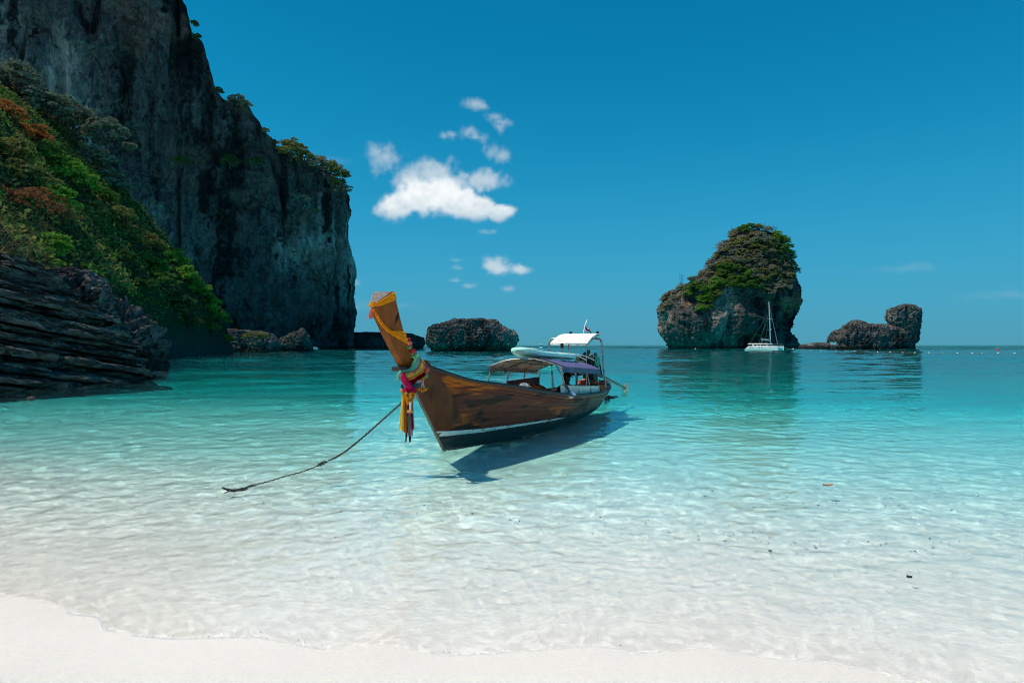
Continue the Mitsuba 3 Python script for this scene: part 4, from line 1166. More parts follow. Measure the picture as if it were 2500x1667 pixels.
obj('shorts', body_mesh([(PB(.02, -.08, hz - .66), .12, PB(.02, .08, hz - .66), .12)] + [(PB(0, sg * .09, hz - .66), .10, PB(-.38, sg * .15, hz - .655), .066) for sg in (-1, 1)], .03, 8), 'dark_shorts', PER, smooth=True)
obj('hair', body_mesh([(PB(.03, -.01, hz + .01), .090, PB(.06, 0, hz - .06), .06), (PB(.01, -.05, hz - .02), .06, PB(.03, -.04, hz - .07), .045)], .02, 6), 'dark_shirt', PER, smooth=True)
capm = body_mesh([(PB(-.01, 0, hz + .045), .098, PB(.02, 0, hz + .045), .096)], .016, 4)
capm = trimesh.intersections.slice_mesh_plane(capm, [0, 0, 1], [0, 0, hz + .02], cap=False)
CAP = obj('cap', capm, 'dark_shirt', PER, smooth=True)
a = np.linspace(-1.1, 1.1, 13)
fv = np.array([.42, .90])   # the way the face looks, in u and v
sv_ = np.array([-.90, .42])
rows = []
for r_, z_ in ((.085, .035), (.15, .028), (.17, .018)):
    d = np.cos(a)[:, None] * fv + np.sin(a)[:, None] * sv_ * .85
    rows.append(W(pu + d[:, 0] * r_, pv + d[:, 1] * r_, hz + z_))
obj('cap_peak', (np.concatenate(rows + [r - [0, 0, .008] for r in rows]), np.vstack([grid_faces(3, 13), grid_faces(3, 13)[:, ::-1] + 39])), 'dark_shirt', PER, smooth=60)

# ---------------------------------------------------------------- cloths, ribbons and flowers on the prow
def cloth(name, a, b, fr=18):
    scene[name] = {'type': 'principledthin', 'base_color': proc(lambda p, n, uv: mix(a, b, fbm(p.x * fr, p.y * fr, p.z * fr * .4, 3))), 'roughness': 0.8, 'diff_trans': 0.7, 'eta': 1.2}
    return name


cloth('cloth_ochre', (.72, .25, .008), (.98, .44, .03), 60)
for nm, c in dict(mint=(.28, .66, .46), salmon=(.80, .26, .22), yellow=(.98, .72, .17), orange=(.99, .36, .09), magenta=(.66, .02, .12), grey=(.50, .48, .52), crimson=(.30, .008, .02), navy=(.012, .022, .085), teal=(.02, .16, .28),
                  white=(.72, .70, .74), marigold=(.88, .40, .03), peach=(.90, .55, .22), purple=(.45, .12, .50), coral=(.86, .24, .17), leaf_mint=(.22, .58, .26), rose=(.72, .07, .09), pink=(.85, .30, .32)).items():
    cloth('cloth_' + nm, tuple(x * .72 for x in c), tuple(min(1, x * 1.08) for x in c), 30)


def plane_hit(px, py, P0, n):
    d = np.array([(px - CX) / F, 1.0, (HY - py) / F])
    o = np.array([0, 0, CAMZ])
    return o + d * ((P0 - o) @ n) / (d @ n)


f0, f1, f2 = LV[3][1], LV[5][1], LV[5][2]
sn = np.cross(f1 - f0, f2 - f0); sn /= np.linalg.norm(sn)
sn *= np.sign(sn @ (np.array([0, 0, CAMZ]) - f0))


def strip(upper, lower, lift, n=40, m=9, folds=3, depth=.010, seed=0, hit=None):
    """A folded band of cloth between two lines of pixels, laid on the starboard face of the prow post."""
    hit = hit or (lambda x, y: plane_hit(x, y, f0, sn) + sn * lift)
    U = smoothline(np.array([hit(*p) for p in upper]), n)
    L = smoothline(np.array([hit(*p) for p in lower]), n)
    w = np.linspace(0, 1, m)
    ph = nfbm(np.stack([np.linspace(0, 3, n), np.zeros(n) + seed, np.zeros(n)], -1), 2, seed)
    relief = depth * np.sin((w[None] * folds + ph[:, None] * 1.2) * 2 * np.pi) * np.sin(np.pi * w)[None] ** .5
    P = U[:, None] * (1 - w[None, :, None]) + L[:, None] * w[None, :, None] + sn * relief[..., None]
    v = P.reshape(-1, 3); q = grid_faces(n, m)
    return np.vstack([v, v - sn * .006]), np.vstack([q, q[:, ::-1] + len(v)])


SASH = thing('prow_sash', 'ochre cloth sash tied round the top of the prow post and slung across it', 'sash')
obj('top_band', strip([(905, 741), (920, 737), (940, 725), (962, 711)], [(905, 746), (922, 747), (944, 740), (967, 731)], .014, folds=2, depth=.006), 'cloth_ochre', SASH, smooth=60)
obj('swag', strip([(908, 744), (922, 772), (938, 793), (958, 807), (986, 808)], [(906, 748), (918, 778), (936, 803), (956, 818), (996, 840)], .020, folds=3, depth=.012, seed=3), 'cloth_ochre', SASH, smooth=60)
kn = plane_hit(906, 744, f0, sn) + sn * .02
obj('knot', trimesh.creation.icosphere(2, .035).apply_scale([1, 1, .8]).apply_translation(kn), 'cloth_ochre', SASH, smooth=True)
rk = np.random.default_rng(3)
obj('fringe', join(*[tube(np.stack([kn + [0, 0, -.01], kn + [rk.normal(-.01, .012), rk.normal(0, .012), -.08], kn + [rk.normal(-.02, .025), rk.normal(0, .02), rk.uniform(-.19, -.13)]]), [.006, .006, .003], 4) for _ in range(22)]), 'cloth_coral', SASH)
back = [LV[5][2], LV[5][3], LV[5][0], LV[5][1]]
obj('back_loop', tube(smoothline([LV[5][2] - [0, 0, .03], (LV[5][2] + LV[5][3]) / 2 - [0, -.02, .04], LV[5][3] - [0, 0, .04], LV[5][0] - [0.01, 0, .02], kn], 24), .016, 6), 'cloth_ochre', SASH, smooth=60)


def face_at(Y):
    return lambda x, y: at(x, y, Y)


# the silk scarves wound round the foot of the post
SCARF = thing('silk_scarf', 'striped mint, salmon, yellow and orange silk scarves wound round the foot of the prow', 'scarf')


def wrap(name, mat_, upper, lower, lift, folds, seed, depth=.014):
    """Pixel lines of the visible half; the hidden half closes the loop behind the bow."""
    def pt(x, y):
        a = np.clip((x - 978) / (1034 - 978), 0, 1)
        Y = 9.02 - .05 * np.sin(np.pi * a) + .30 * a ** 1.3
        return at(x, y, Y - lift)
    def line(l):
        vis = [pt(*p) for p in l]
        hid = [vis[0] + np.array([-.03, .18, .02]), vis[0] * .5 + vis[-1] * .5 + np.array([-.10, .42, .06]), vis[-1] + np.array([-.02, .14, .03])]
        return vis, hid[::-1]
    U, HU = line(upper); L, HL = line(lower)
    n, m = 40, 9
    Pu, Pl = smoothline(np.array(U + HU + [U[0]]), n * 2), smoothline(np.array(L + HL + [L[0]]), n * 2)
    w = np.linspace(0, 1, m)
    nn = np.cross(np.gradient(Pu, axis=0), Pl - Pu); nn /= np.linalg.norm(nn, axis=1, keepdims=True) + 1e-9
    cen = Pu.mean(0)
    nn *= np.sign(((Pu - cen) * nn).sum(1, keepdims=True) + 1e-9)
    ph = nfbm(np.stack([np.linspace(0, 4, 2 * n), np.zeros(2 * n) + seed, np.zeros(2 * n)], -1), 2, seed)
    rel = depth * np.sin((w[None] * folds + ph[:, None]) * 2 * np.pi) + .012 * np.sin(np.pi * w)[None]
    P = Pu[:, None] * (1 - w[None, :, None]) + Pl[:, None] * w[None, :, None] + nn[:, None] * rel[..., None]
    v = P.reshape(-1, 3); q = grid_faces(2 * n, m)
    obj(name, (np.vstack([v, v - np.repeat(nn, m, 0) * .008]), np.vstack([q, q[:, ::-1] + len(v)])), mat_, SCARF, smooth=60)


wrap('mint_band', 'cloth_mint', [(977, 905), (990, 902), (1004, 896), (1010, 884), (1015, 872)], [(980, 914), (993, 909), (1010, 905), (1020, 893), (1025, 879)], .02, 3, 1)
wrap('salmon_band', 'cloth_salmon', [(980, 912), (993, 908), (1010, 904), (1019, 893), (1024, 880)], [(982, 916), (995, 912), (1012, 908), (1023, 896), (1027, 884)], .035, 1, 2)
wrap('yellow_band', 'cloth_yellow', [(982, 914), (995, 912), (1012, 907), (1023, 896), (1027, 884)], [(985, 921), (998, 921), (1015, 914), (1029, 902), (1032, 890)], .025, 2, 3)
wrap('orange_band', 'cloth_orange', [(985, 920), (998, 920), (1015, 913), (1029, 901), (1032, 890)], [(988, 928), (1001, 928), (1017, 919), (1032, 907), (1035, 894)], .03, 2, 4)
Yk = 9.0
obj('mint_knot', join(*[(lambda m: (m.vertices, m.faces))(trimesh.creation.icosphere(2, .03).apply_translation(at(978, 909, Yk)))] + [tube(smoothline([at(978, 909, Yk), at(975 - 2 * i, 916, Yk - .02), at(972 + 3 * i, 925 + 2 * i, Yk - .01)], 8), np.linspace(.014, .024, 8), 7) for i in range(3)]), 'cloth_mint', SCARF, smooth=60)
obj('magenta_scarf', tube(smoothline([at(984, 911, Yk - .03), at(985, 922, Yk - .06), at(992, 934, Yk - .07), at(1000, 944, Yk - .05), at(1002, 952, Yk - .03)], 24), .016 + .028 * np.sin(np.linspace(.2, 2.9, 24)), 12), 'cloth_magenta', SCARF, smooth=60)
obj('mint_tail', tube(smoothline([at(980, 914, Yk - .02), at(981, 926, Yk - .03), at(988, 940, Yk - .04), at(996, 948, Yk - .04)], 18), [.016] * 18, 8), 'cloth_mint', SCARF, smooth=60)

RG = np.random.default_rng(21)


def pom(c, r, n=70, size=None):
    d = RG.normal(0, 1, (n, 3)); d /= np.linalg.norm(d, axis=1, keepdims=True)
    core = trimesh.creation.icosphere(1, r * .72).apply_translation(c)
    return join(leaves(c + d * r * .8, d, size or r * .36, RG, .8, .35), core)


def garland(line, r, n, Y, per=60):
    p = smoothline(np.array([at(x, y, Y(x) if callable(Y) else Y) for x, y in line]), n)
    return join(*[pom(c, r * RG.uniform(.85, 1.15), per) for c in p])


GAR = thing('flower_garland', 'fluffy garland of crimson, blue, white and magenta tufts round the bow', 'garland')
Yg = lambda x: 9.0 + .30 * np.clip((x - 985) / 50, 0, 1)
obj('crimson_tufts', garland([(1000, 934), (1012, 930), (1024, 922), (1034, 914)], .036, 9, Yg), 'cloth_crimson', GAR)
obj('blue_tufts', garland([(1004, 944), (1010, 941), (1016, 938)], .042, 4, Yg), 'cloth_teal', GAR)
obj('blue_tufts', garland([(983, 943), (988, 948)], .034, 3, 9.0), 'cloth_teal', GAR)
obj('white_tufts', garland([(1016, 934), (1022, 929), (1026, 926)], .036, 4, Yg), 'cloth_white', GAR)
obj('magenta_tufts', garland([(989, 951), (998, 954), (1008, 952)], .046, 6, 8.97), 'cloth_magenta', GAR)
obj('hidden_tufts', garland([(1034, 912), (1026, 905), (1006, 910), (986, 940)], .036, 9, 9.5), 'cloth_crimson', GAR)
MAR = thing('marigold_garland', 'cone of orange marigolds with a white bead string, hanging in front of the stem', 'garland')
pts = []
for k, (y, hw, n) in enumerate(((960, 11, 6), (967, 11, 6), (973, 9, 5), (979, 6, 4), (983, 3, 2))):
    for i in range(n):
        th = 2 * np.pi * i / n + k
        pts.append(at(999 + hw * math.cos(th), y, 8.97) + [0, .055 * math.sin(th), 0])
obj('marigolds', join(*[pom(c, .026, 26) for c in pts]), 'cloth_marigold', MAR)
bd = smoothline(np.array([at(1001, 984, 8.9), at(1001, 1002, 8.9)]), 9)
obj('bead_string', join(*[trimesh.creation.icosphere(1, .012).apply_scale([1, 1, 1.2]).apply_translation(c) for c in bd] + [trimesh.creation.icosphere(1, .011).apply_translation(c + [.014, -.01, .006]) for c in bd]), 'cloth_white', MAR)
obj('pale_tassel', join(pom(at(997, 1004, 8.9), .024, 30), pom(at(1005, 1004, 8.9), .024, 30), pom(at(1001, 1003, 8.88), .022, 30)), 'cloth_peach', MAR)
obj('yellow_tassel', pom(at(981, 954, 8.97), .030, 40), 'cloth_peach', MAR)
JAS = thing('bead_garland', 'small garland of yellow flowers on two white bead strings, right of the stem', 'garland')
Yj = 9.22
obj('flowers', join(pom(at(1032, 926, Yj), .028, 36), pom(at(1034, 923, Yj), .022, 30)), 'cloth_marigold', JAS)
for x1 in (1029, 1036):
    bd = smoothline(np.array([at(1032, 930, Yj), at(x1, 947, Yj)]), 8)
    obj('beads', join(*[trimesh.creation.icosphere(1, .010).apply_translation(c) for c in bd]), 'cloth_white', JAS)
obj('tassels', join(*[pom(at(x, y, Yj - .01), .026, 36) for x, y in ((1024, 950), (1030, 953), (1036, 952), (1041, 949))]), 'cloth_marigold', JAS)
POM = thing('pompom_string', 'string of purple, coral and green paper flowers down the right side of the bow', 'garland')
for nm, y0, m_, pts in (('purple_flowers', 0, 'cloth_purple', ((1031, 889), (1037, 892))), ('coral_flowers', 0, 'cloth_coral', ((1038, 898), (1043, 902), (1041, 907))), ('green_flowers', 0, 'cloth_leaf_mint', ((1039, 912), (1041, 918), (1035, 916)))):
    obj(nm, join(*[pom(at(x, y, 9.38), .036, 46) for x, y in pts]), m_, POM)
ROS = thing('rose_spray', 'red and pink cloth roses with green leaves up the aft edge of the prow post', 'flower')
for x, y, r, m_ in ((998, 829, .028, 'rose'), (1001, 838, .036, 'pink'), (1003, 842, .026, 'rose'), (1008, 856, .044, 'rose'), (1011, 861, .034, 'coral')):
    obj('rose', pom(at(x, y, 9.05), r, 60, r * .45), 'cloth_' + m_, ROS)
obj('rose_leaves', join(*[leaves(np.array([at(x, y, 9.04)] * 5) + RG.normal(0, .014, (5, 3)), RG.normal(0, 1, (5, 3)), .036, RG, .5) for x, y in ((1004, 847), (1006, 866), (1011, 868), (1014, 865), (1008, 871), (1002, 851))]), 'cloth_leaf_mint', ROS)

RIB = thing('ribbon_bundle', 'long yellow, orange, grey and magenta ribbons hanging from the bow above the water', 'ribbon')


def ribbon(mat_, top, bot, w0, w1, Y, seed, tw=1.0):
    n, m = 26, 9
    t = np.linspace(0, 1, n)[:, None]; w = np.linspace(-1, 1, m)[None]
    cx = top[0] + (bot[0] - top[0]) * t ** .8; cy = top[1] + (bot[1] - top[1]) * t
    hw = (w0 + (w1 - w0) * np.clip(t * 1.6, 0, 1))
    ph = nfbm(np.concatenate([t * 2, 0 * t + seed, 0 * t], 1), 2, seed)[:, None] * 3
    dep = .040 * tw * np.sin(w * 4.6 + ph + seed)
    X = (cx + hw * w * (.75 + .25 * np.cos(ph)) - CX) / F * Y
    Z = CAMZ + (HY - cy - .6 * np.cos(w * 5 + seed)) / F * Y + 0 * w
    dep = dep - .75 * (X - X.mean(1, keepdims=True))
    P = np.stack([X, Y + dep + 0 * X, Z], -1).reshape(-1, 3)
    q = grid_faces(n, m)
    obj('ribbon', (P, q), mat_, RIB, smooth=60)


for mt, tp, bt, w0, w1, Y, sd in (('yellow', (986, 955), (979, 1050), 3, 5.5, 8.99, 1), ('yellow', (989, 957), (986, 1054), 3, 4, 9.02, 2), ('salmon', (991, 957), (989, 1055), 2, 3, 9.05, 9), ('orange', (993, 962), (991, 1057), 3, 5, 9.0, 3), ('orange', (995, 962), (996, 1056), 3, 4, 9.03, 4),
                                  ('crimson', (996, 985), (991, 1077), 2, 3, 9.07, 5), ('navy', (998, 985), (998, 1065), 2, 3, 9.07, 6), ('grey', (1001, 985), (1000, 1064), 2, 4, 9.0, 7), ('navy', (1003, 985), (1001, 1078), 2, 2.8, 9.06, 8),
                                  ('grey', (1004, 985), (1005, 1062), 2, 3, 9.02, 10), ('magenta', (1005, 975), (1008, 1049), 2, 4, 9.02, 11), ('grey', (1007, 975), (1011, 1047), 1.5, 2, 9.0, 12)):
    ribbon('cloth_' + mt, tp, bt, w0, w1, Y, sd)

# ---------------------------------------------------------------- the mooring rope and what it is made fast to
mat('rope_fibre', proc(lambda p, n, uv: mix((.035, .040, .032), (.11, .115, .09), fbm(p.x * 40, p.y * 40, p.z * 40, 2))), 0.9)
RL = [(1015, 957, 9.42), (990, 974, 9.30), (978, 985, 9.22), (930, 1028, 9.02), (880, 1072, 8.78), (830, 1110, 8.52), (785, 1132, 8.30), (740, 1150, 8.12), (700, 1161, 7.98), (660, 1173, 7.84), (620, 1184, 7.70), (585, 1193, 7.62)]
rp = smoothline(np.array([at(*p) for p in RL]), 110)
ROPE = thing('mooring_rope', 'dark mooring rope running from the bow down to the shallows', 'rope')
tk = np.linspace(0, 1, 110)
th = tk * 420
twist = np.stack([np.cos(th), np.sin(th) * .3, np.sin(th)], -1) * .004
scene[ROPE] = ply(tube(rp + twist, np.where(tk < .57, .0125, .0075), 7), 'rope_fibre', smooth=True)
for c, s in ((785, .040), (613, .028)):
    j = np.abs(CX + rp[:, 0] / rp[:, 1] * F - c).argmin()
    a = np.linspace(0, 22, 70)
    d = rp[j + 1] - rp[j - 1]; d /= np.linalg.norm(d)
    e1 = np.cross(d, [0, 0, 1]); e1 /= np.linalg.norm(e1); e2 = np.cross(d, e1)
    obj('knot', tube(rp[j] + d * np.linspace(-s * 1.7, s * 1.7, 70)[:, None] + (e1 * np.cos(a)[:, None] + e2 * np.sin(a)[:, None]) * s * .42 * np.sin(np.linspace(.5, 2.7, 70))[:, None], s * .30, 6), 'rope_fibre', ROPE, smooth=True)
whole('driftwood', 'dark forked branch lying in the shallows at the end of the mooring rope', 'branch',
      join(tube(smoothline([at(543, 1189, 7.58), at(556, 1194, 7.58), at(568, 1197, 7.57), at(585, 1195, 7.61), at(605, 1190, 7.66)], 24), np.r_[np.linspace(.009, .018, 12), np.linspace(.018, .007, 12)], 7),
           tube(smoothline([at(562, 1196, 7.57), at(557, 1199, 7.50), at(548, 1203, 7.42)], 8), np.linspace(.010, .005, 8), 6), tube(smoothline([at(575, 1196, 7.59), at(590, 1197, 7.57), at(602, 1195, 7.6)], 8), np.linspace(.009, .005, 8), 6)), 'bark', smooth=60)

# ---------------------------------------------------------------- things carried by the boat
mat('board_mint', proc(lambda p, n, uv: mix((.46, .84, .78), (.52, .90, .84), fbm(p.x * 3, p.y * 3, p.z * 3, 2))), 0.35)
mat('board_white', (.80, .82, .80), 0.35)
SUP = thing('paddle_board', 'mint green inflatable paddle board lying on the roof of the wooden boat', 'paddle board')


def board_mesh(a, b, width, thick, lift=.0, inset=0.0):
    n, m = 40, 20
    t = np.linspace(0, 1, n)
    hw = width / 2 * np.clip(np.sin(np.pi * np.clip(t * .93 + .045, 0, 1)), 0, 1) ** .42 * np.where(t > .93, 1 - ((t - .93) / .07) ** 2 * .35, 1) - inset
    hw[0] = hw[-1] = .01
    rock = .07 * np.clip(1 - t / .3, 0, 1) ** 2
    w = np.linspace(0, 2 * np.pi, m, endpoint=False)
    d = (b - a)[:2]; L = np.linalg.norm(d); d = d / L; s = np.array([d[1], -d[0]])
    c = a + (b - a) * t[:, None]
    ex = np.sign(np.cos(w)) * np.abs(np.cos(w)) ** .55; ez = np.sign(np.sin(w)) * np.abs(np.sin(w)) ** .75
    P = np.stack([c[:, None, 0] + s[0] * hw[:, None] * ex, c[:, None, 1] + s[1] * hw[:, None] * ex, c[:, None, 2] + rock[:, None] + thick / 2 * np.minimum(1, hw / .08)[:, None] * ez + lift], -1)
    v = P.reshape(-1, 3); q = grid_faces(n, m, True)
    return np.vstack([v, P[0].mean(0), P[-1].mean(0)]), np.vstack([q[:, [0, 1, 2]], q[:, [0, 2, 3]], np.stack([(np.arange(m) + 1) % m, np.arange(m), np.full(m, n * m)], 1), np.stack([(n - 1) * m + np.arange(m), (n - 1) * m + (np.arange(m) + 1) % m, np.full(m, n * m + 1)], 1)])


na, nb = bpw(1266, 862, -.10), bpw(1391, 871.5, .05)
scene[SUP] = ply(board_mesh(na, nb, .80, .135), 'board_mint', smooth=True)
obj('deck_pad', board_mesh(na * .82 + nb * .18, na * .2 + nb * .8, .60, .02, .062, .02), 'board_white', SUP, smooth=True)
for q in (.62, .84):
    c = na * (1 - q) + nb * q
    obj('strap', tube(smoothline([c + W(0, -.42, 0) - W(0, 0, 0) + [0, 0, -.10], c + W(0, -.38, 0) - W(0, 0, 0) + [0, 0, .05], c + [0, 0, .078], c + W(0, .38, 0) - W(0, 0, 0) + [0, 0, .05], c + W(.15, .75, 0) - W(0, 0, 0) + [0, 0, -.09]], 20), .009, 6), 'board_white', SUP, smooth=True)
KA = thing('kayak', 'turquoise kayak with an orange bow afloat beyond the wooden boat, seen under its roof', 'kayak')
mat('kayak_teal', (.02, .50, .50), 0.3)
mat('kayak_orange', (.80, .16, .03), 0.3)
k0, k1 = at(1296, 898, 46.), at(1365, 893.5, 46.)
k0[2], k1[2] = .10, .10
nn_ = 30
tt = np.linspace(-1, 1, nn_)
hwk = .36 * (1 - np.abs(tt) ** 2.4) + .004
w = np.linspace(0, 2 * np.pi, 12, endpoint=False)
cc = (k0 + k1) / 2 + (k1 - k0) / 2 * tt[:, None]
KP = np.stack([cc[:, None, 0] + 0 * w, cc[:, None, 1] + hwk[:, None] * np.cos(w), cc[:, None, 2] + .16 * np.abs(tt[:, None]) ** 3 + np.where(np.sin(w) > 0, .10, .16) * np.sin(w) * np.clip(hwk / .2, 0, 1)[:, None]], -1)
obj('hull', (KP[8:].reshape(-1, 3), grid_faces(nn_ - 8, 12, True)), 'kayak_teal', KA, smooth=True)
obj('bow', (KP[:9].reshape(-1, 3), grid_faces(9, 12, True)), 'kayak_orange', KA, smooth=True)
obj('seat', trimesh.creation.box([.4, .36, .16]).apply_translation((k0 + k1) / 2 + [0, 0, .14]), 'engine_black', KA)

FLAG = thing('flag', 'small red, white and blue striped flag drooping on a white pole above the awning', 'flag')
fp = np.array([bpw(1424, 816, .0), bpw(1428, 795, .0), bpw(1433, 783, .0)])
obj('pole', tube(fp, [.010, .012, .020], 8), 'board_white', FLAG, smooth=60)
fn, fm = 14, 26
t = np.linspace(0, 1, fn)[:, None]; w = np.linspace(0, 1, fm)[None]
fx = 1429 + t * 15 - w * (1 - t) * 3.0 + t * w * 0; fy = 793 + t * 16 + w * (13 - 7 * t) + 1.2 * np.sin(t * 7)
fu = bp(1428, 800, 0)[0]
FP = np.stack([at(fx[i, j], fy[i, j], W(fu, 0, 0)[1] + .04 * math.sin(7 * i / fn + 3 * j / fm)) for i in range(fn) for j in range(fm)]).reshape(fn, fm, 3)
for nm, a, b, m_ in (('stripe', 0, 4, 'cloth_rose'), ('stripe', 4, 8, 'cloth_white'), ('stripe', 8, 17, 'cloth_navy'), ('stripe', 17, 21, 'cloth_white'), ('stripe', 21, 25, 'cloth_rose')):
    g_ = FP[:, a:b + 1].reshape(-1, 3)
    obj(nm, (g_, grid_faces(fn, b - a + 1)), m_, FLAG, smooth=True, label={'cloth_rose': 'red', 'cloth_white': 'white', 'cloth_navy': 'blue'}[m_] + ' stripe of the flag')

mat('jacket_orange', proc(lambda p, n, uv: mix((.75, .10, .015), (.95, .26, .05), fbm(p.x * 8, p.y * 8, p.z * 8, 3))), 0.7)
mat('jacket_red', proc(lambda p, n, uv: mix((.45, .02, .02), (.75, .08, .06), fbm(p.x * 8, p.y * 8, p.z * 8, 3))), 0.7)
mat('bag_grey', proc(lambda p, n, uv: mix((.16, .19, .22), (.55, .58, .60), fbm(p.x * 11, p.y * 11, p.z * 11, 3))), 0.7)
mat('towel_blue', proc(lambda p, n, uv: mix((.10, .20, .30), (.70, .76, .80), smoothstep(.42, .58, fbm(p.x * 20, p.y * 20, p.z * 20, 2)))), 0.9)


def lump(c, r, seed, amp=.5, fr=6.0, sub=4):
    m = trimesh.creation.icosphere(sub, 1.0)
    v = np.array(m.vertices)
    d = 1 + amp * (ridged(v * fr / 3 + seed * 7.3, 3, seed) - .5)
    return v * d[:, None] * np.array(r) + c, np.asarray(m.faces)


def vest(c, sx, seed, ang=0.0):
    """A folded life jacket: two padded front panels, a collar and a strap."""
    R = np.array([[math.cos(ang), -math.sin(ang), 0], [math.sin(ang), math.cos(ang), 0], [0, 0, 1]])
    ps = []
    for dx in (-.12, .12):
        v, f = lump(np.zeros(3), (.11, .17, .055), seed, .25, 4)
        ps.append(((v + [dx, 0, 0]) @ R.T * sx + c, f))
    a_ = np.linspace(.2, np.pi - .2, 14)
    ps.append(tube((np.stack([.14 * np.cos(a_), .16 + .09 * np.sin(a_), .03 + 0 * a_], -1)) @ R.T * sx + c, .045 * sx, 8))
    return ps, tube((np.array([[-.24, -.04, .05], [0, -.05, .075], [.24, -.04, .05]])) @ R.T * sx + c, .014 * sx, 6)


for px, py, v, m_, words, seed, an in ((1294, 947, -.62, 'jacket_orange', 'orange life jacket at the front of the pile on the far side', 1, .3), (1306, 945, -.62, 'jacket_orange', 'orange life jacket in the middle of the pile on the far side', 2, 1.2), (1313, 950, -.58, 'jacket_orange', 'orange life jacket at the aft end of the pile', 3, 2.2),
                                       (1434, 935, .1, 'jacket_red', 'red life jacket at the left of the stern heap', 4, .4), (1446, 931, .0, 'jacket_orange', 'orange red life jacket on top of the stern heap', 5, 1.4), (1460, 934, .1, 'jacket_red', 'red life jacket at the right of the stern heap', 6, 2.0)):
    J = thing('life_jacket', words, 'life jacket', 'life jackets in the boat')
    ps, st = vest(bpw(px, py, v), 1.0, seed, an)
    obj('panel', ps[0], m_, J, smooth=True); obj('panel', ps[1], m_, J, smooth=True); obj('collar', ps[2], m_, J, smooth=True); obj('strap', st, 'black_rubber', J, smooth=True)
whole('bag', 'crumpled grey bag on the near gunwale, in front of the orange life jackets', 'bag', join(lump(bpw(1281, 945, .62), (.075, .09, .06), 11, .8), lump(bpw(1275, 944, .60), (.045, .05, .05), 12, .8)), 'bag_grey', smooth=40)
whole('towel', 'crumpled blue and white towel hanging on the near gunwale below the screen', 'towel', join(lump(bpw(1384, 963, .88), (.14, .09, .05), 13, .8), lump(bpw(1391, 966, .92), (.06, .06, .05), 14, .8)), 'towel_blue', smooth=40)

# ---------------------------------------------------------------- catamaran at anchor
mat('gelcoat', (.80, .81, .82), 0.25)
mat('cabin_glass', (.02, .025, .03), 0.1)
mat('mast_alloy', (.72, .74, .76), 0.3, metallic=0.4)
mat('rig_wire', (.20, .22, .23), 0.5)
mat('boat_grey', (.22, .25, .27), 0.6)
CAT = thing('catamaran', 'white sailing catamaran with bare mast anchored in front of the tall island', 'sailboat')
CY = 226.0
cd, cp_ = np.array([.715, -.70]), np.array([.70, .715])
c0 = at(1866, 853, CY)[:2]


def CW(a, b, z):
    a, b, z = np.broadcast_arrays(np.asarray(a, float), np.asarray(b, float), np.asarray(z, float))
    return np.stack([c0[0] + cd[0] * a + cp_[0] * b, c0[1] + cd[1] * a + cp_[1] * b, z], -1)


for b in (-2.3, 2.3):
    aa = np.linspace(-5.7, 5.7, 30)
    hw = .62 * np.clip((5.75 - aa) / 5, 0, 1) ** .55 * np.interp(aa, [-5.7, -5.2, -4], [.7, .9, 1])
    rows = []
    for z, k in ((-.35, .35), (0.05, .8), (.8, 1.0), (1.45, 1.02), (1.5, .9)):
        zz = np.where(aa < -4.3, np.minimum(z, .35 + 1.1 * (aa + 5.7) / 1.4), z)
        rows.append((aa, hw * k, zz))
    P = np.concatenate([np.stack([CW(a_, b - h, z) for a_, h, z in rows], 1), np.stack([CW(a_, b + h, z) for a_, h, z in rows[::-1]], 1)], 1)
    obj('hull', (P.reshape(-1, 3), grid_faces(30, 10, True)), 'gelcoat', CAT, smooth=30)
    for a_ in (-3.6, -2.9, -.4, .5):
        obj('porthole', trimesh.creation.box([.42, .03, .16], transform=np.array([[cd[0], cp_[0], 0, CW(a_, b - .645, 1.0)[0]], [cd[1], cp_[1], 0, CW(a_, b - .645, 1.0)[1]], [0, 0, 1, 1.0], [0, 0, 0, 1]])), 'cabin_glass', CAT)


def cbox(a0, a1, b0, b1, z0, z1, ta=0, tb=0):
    return trimesh.convex.convex_hull(np.concatenate([CW([a0, a0, a1, a1], [b0, b1, b0, b1], z0), CW([a0 + ta, a0 + ta, a1 - ta * 1.5, a1 - ta * 1.5], [b0 + tb, b1 - tb, b0 + tb, b1 - tb], z1)]))


obj('bridge_deck', cbox(-4.6, 1.9, -1.8, 1.8, .75, 1.42), 'gelcoat', CAT)
CABN = obj('cabin', cbox(-3.4, 2.2, -2.2, 2.2, 1.45, 2.12, .25, .12), 'gelcoat', CAT)
for a_ in (-2.1, -.9, .3, 1.25):
    obj('window', cbox(a_ - .48, a_ + .48, -2.26, -2.05, 1.66, 2.0, .05), 'cabin_glass', CABN)
for b_ in (-1.4, -.2, 1.0):
    obj('window', cbox(1.95, 2.26, b_ - .5, b_ + .5, 1.66, 2.0), 'cabin_glass', CABN)
obj('roof', cbox(-4.9, 2.0, -2.4, 2.4, 2.14, 2.38, .35, .3), 'gelcoat', CAT)
obj('cross_beam', tube(CW([5.0, 5.0], [-2.3, 2.3], 1.42), .10, 8), 'mast_alloy', CAT)
obj('net', cbox(2.1, 4.9, -1.75, 1.75, 1.36, 1.39), 'boat_grey', CAT, label='grey trampoline net between the two bows')
mt = [at(1881.5, 838, CY - 1), at(1877.5, 736.5, CY - 1)]
MAST = obj('mast', tube(np.stack([mt[0], (mt[0] + mt[1]) / 2, mt[1]]), [.17, .17, .12], 10), 'mast_alloy', CAT, smooth=60)
for fr_, L_ in ((.33, .95), (.58, .8)):
    c = mt[0] + (mt[1] - mt[0]) * fr_
    obj('spreader', tube(np.stack([c - [L_, .2, .05], c, c + [L_ * .55, -.3, .05]]), .05, 6), 'mast_alloy', MAST)
    for sg in (-1, 1):
        pass
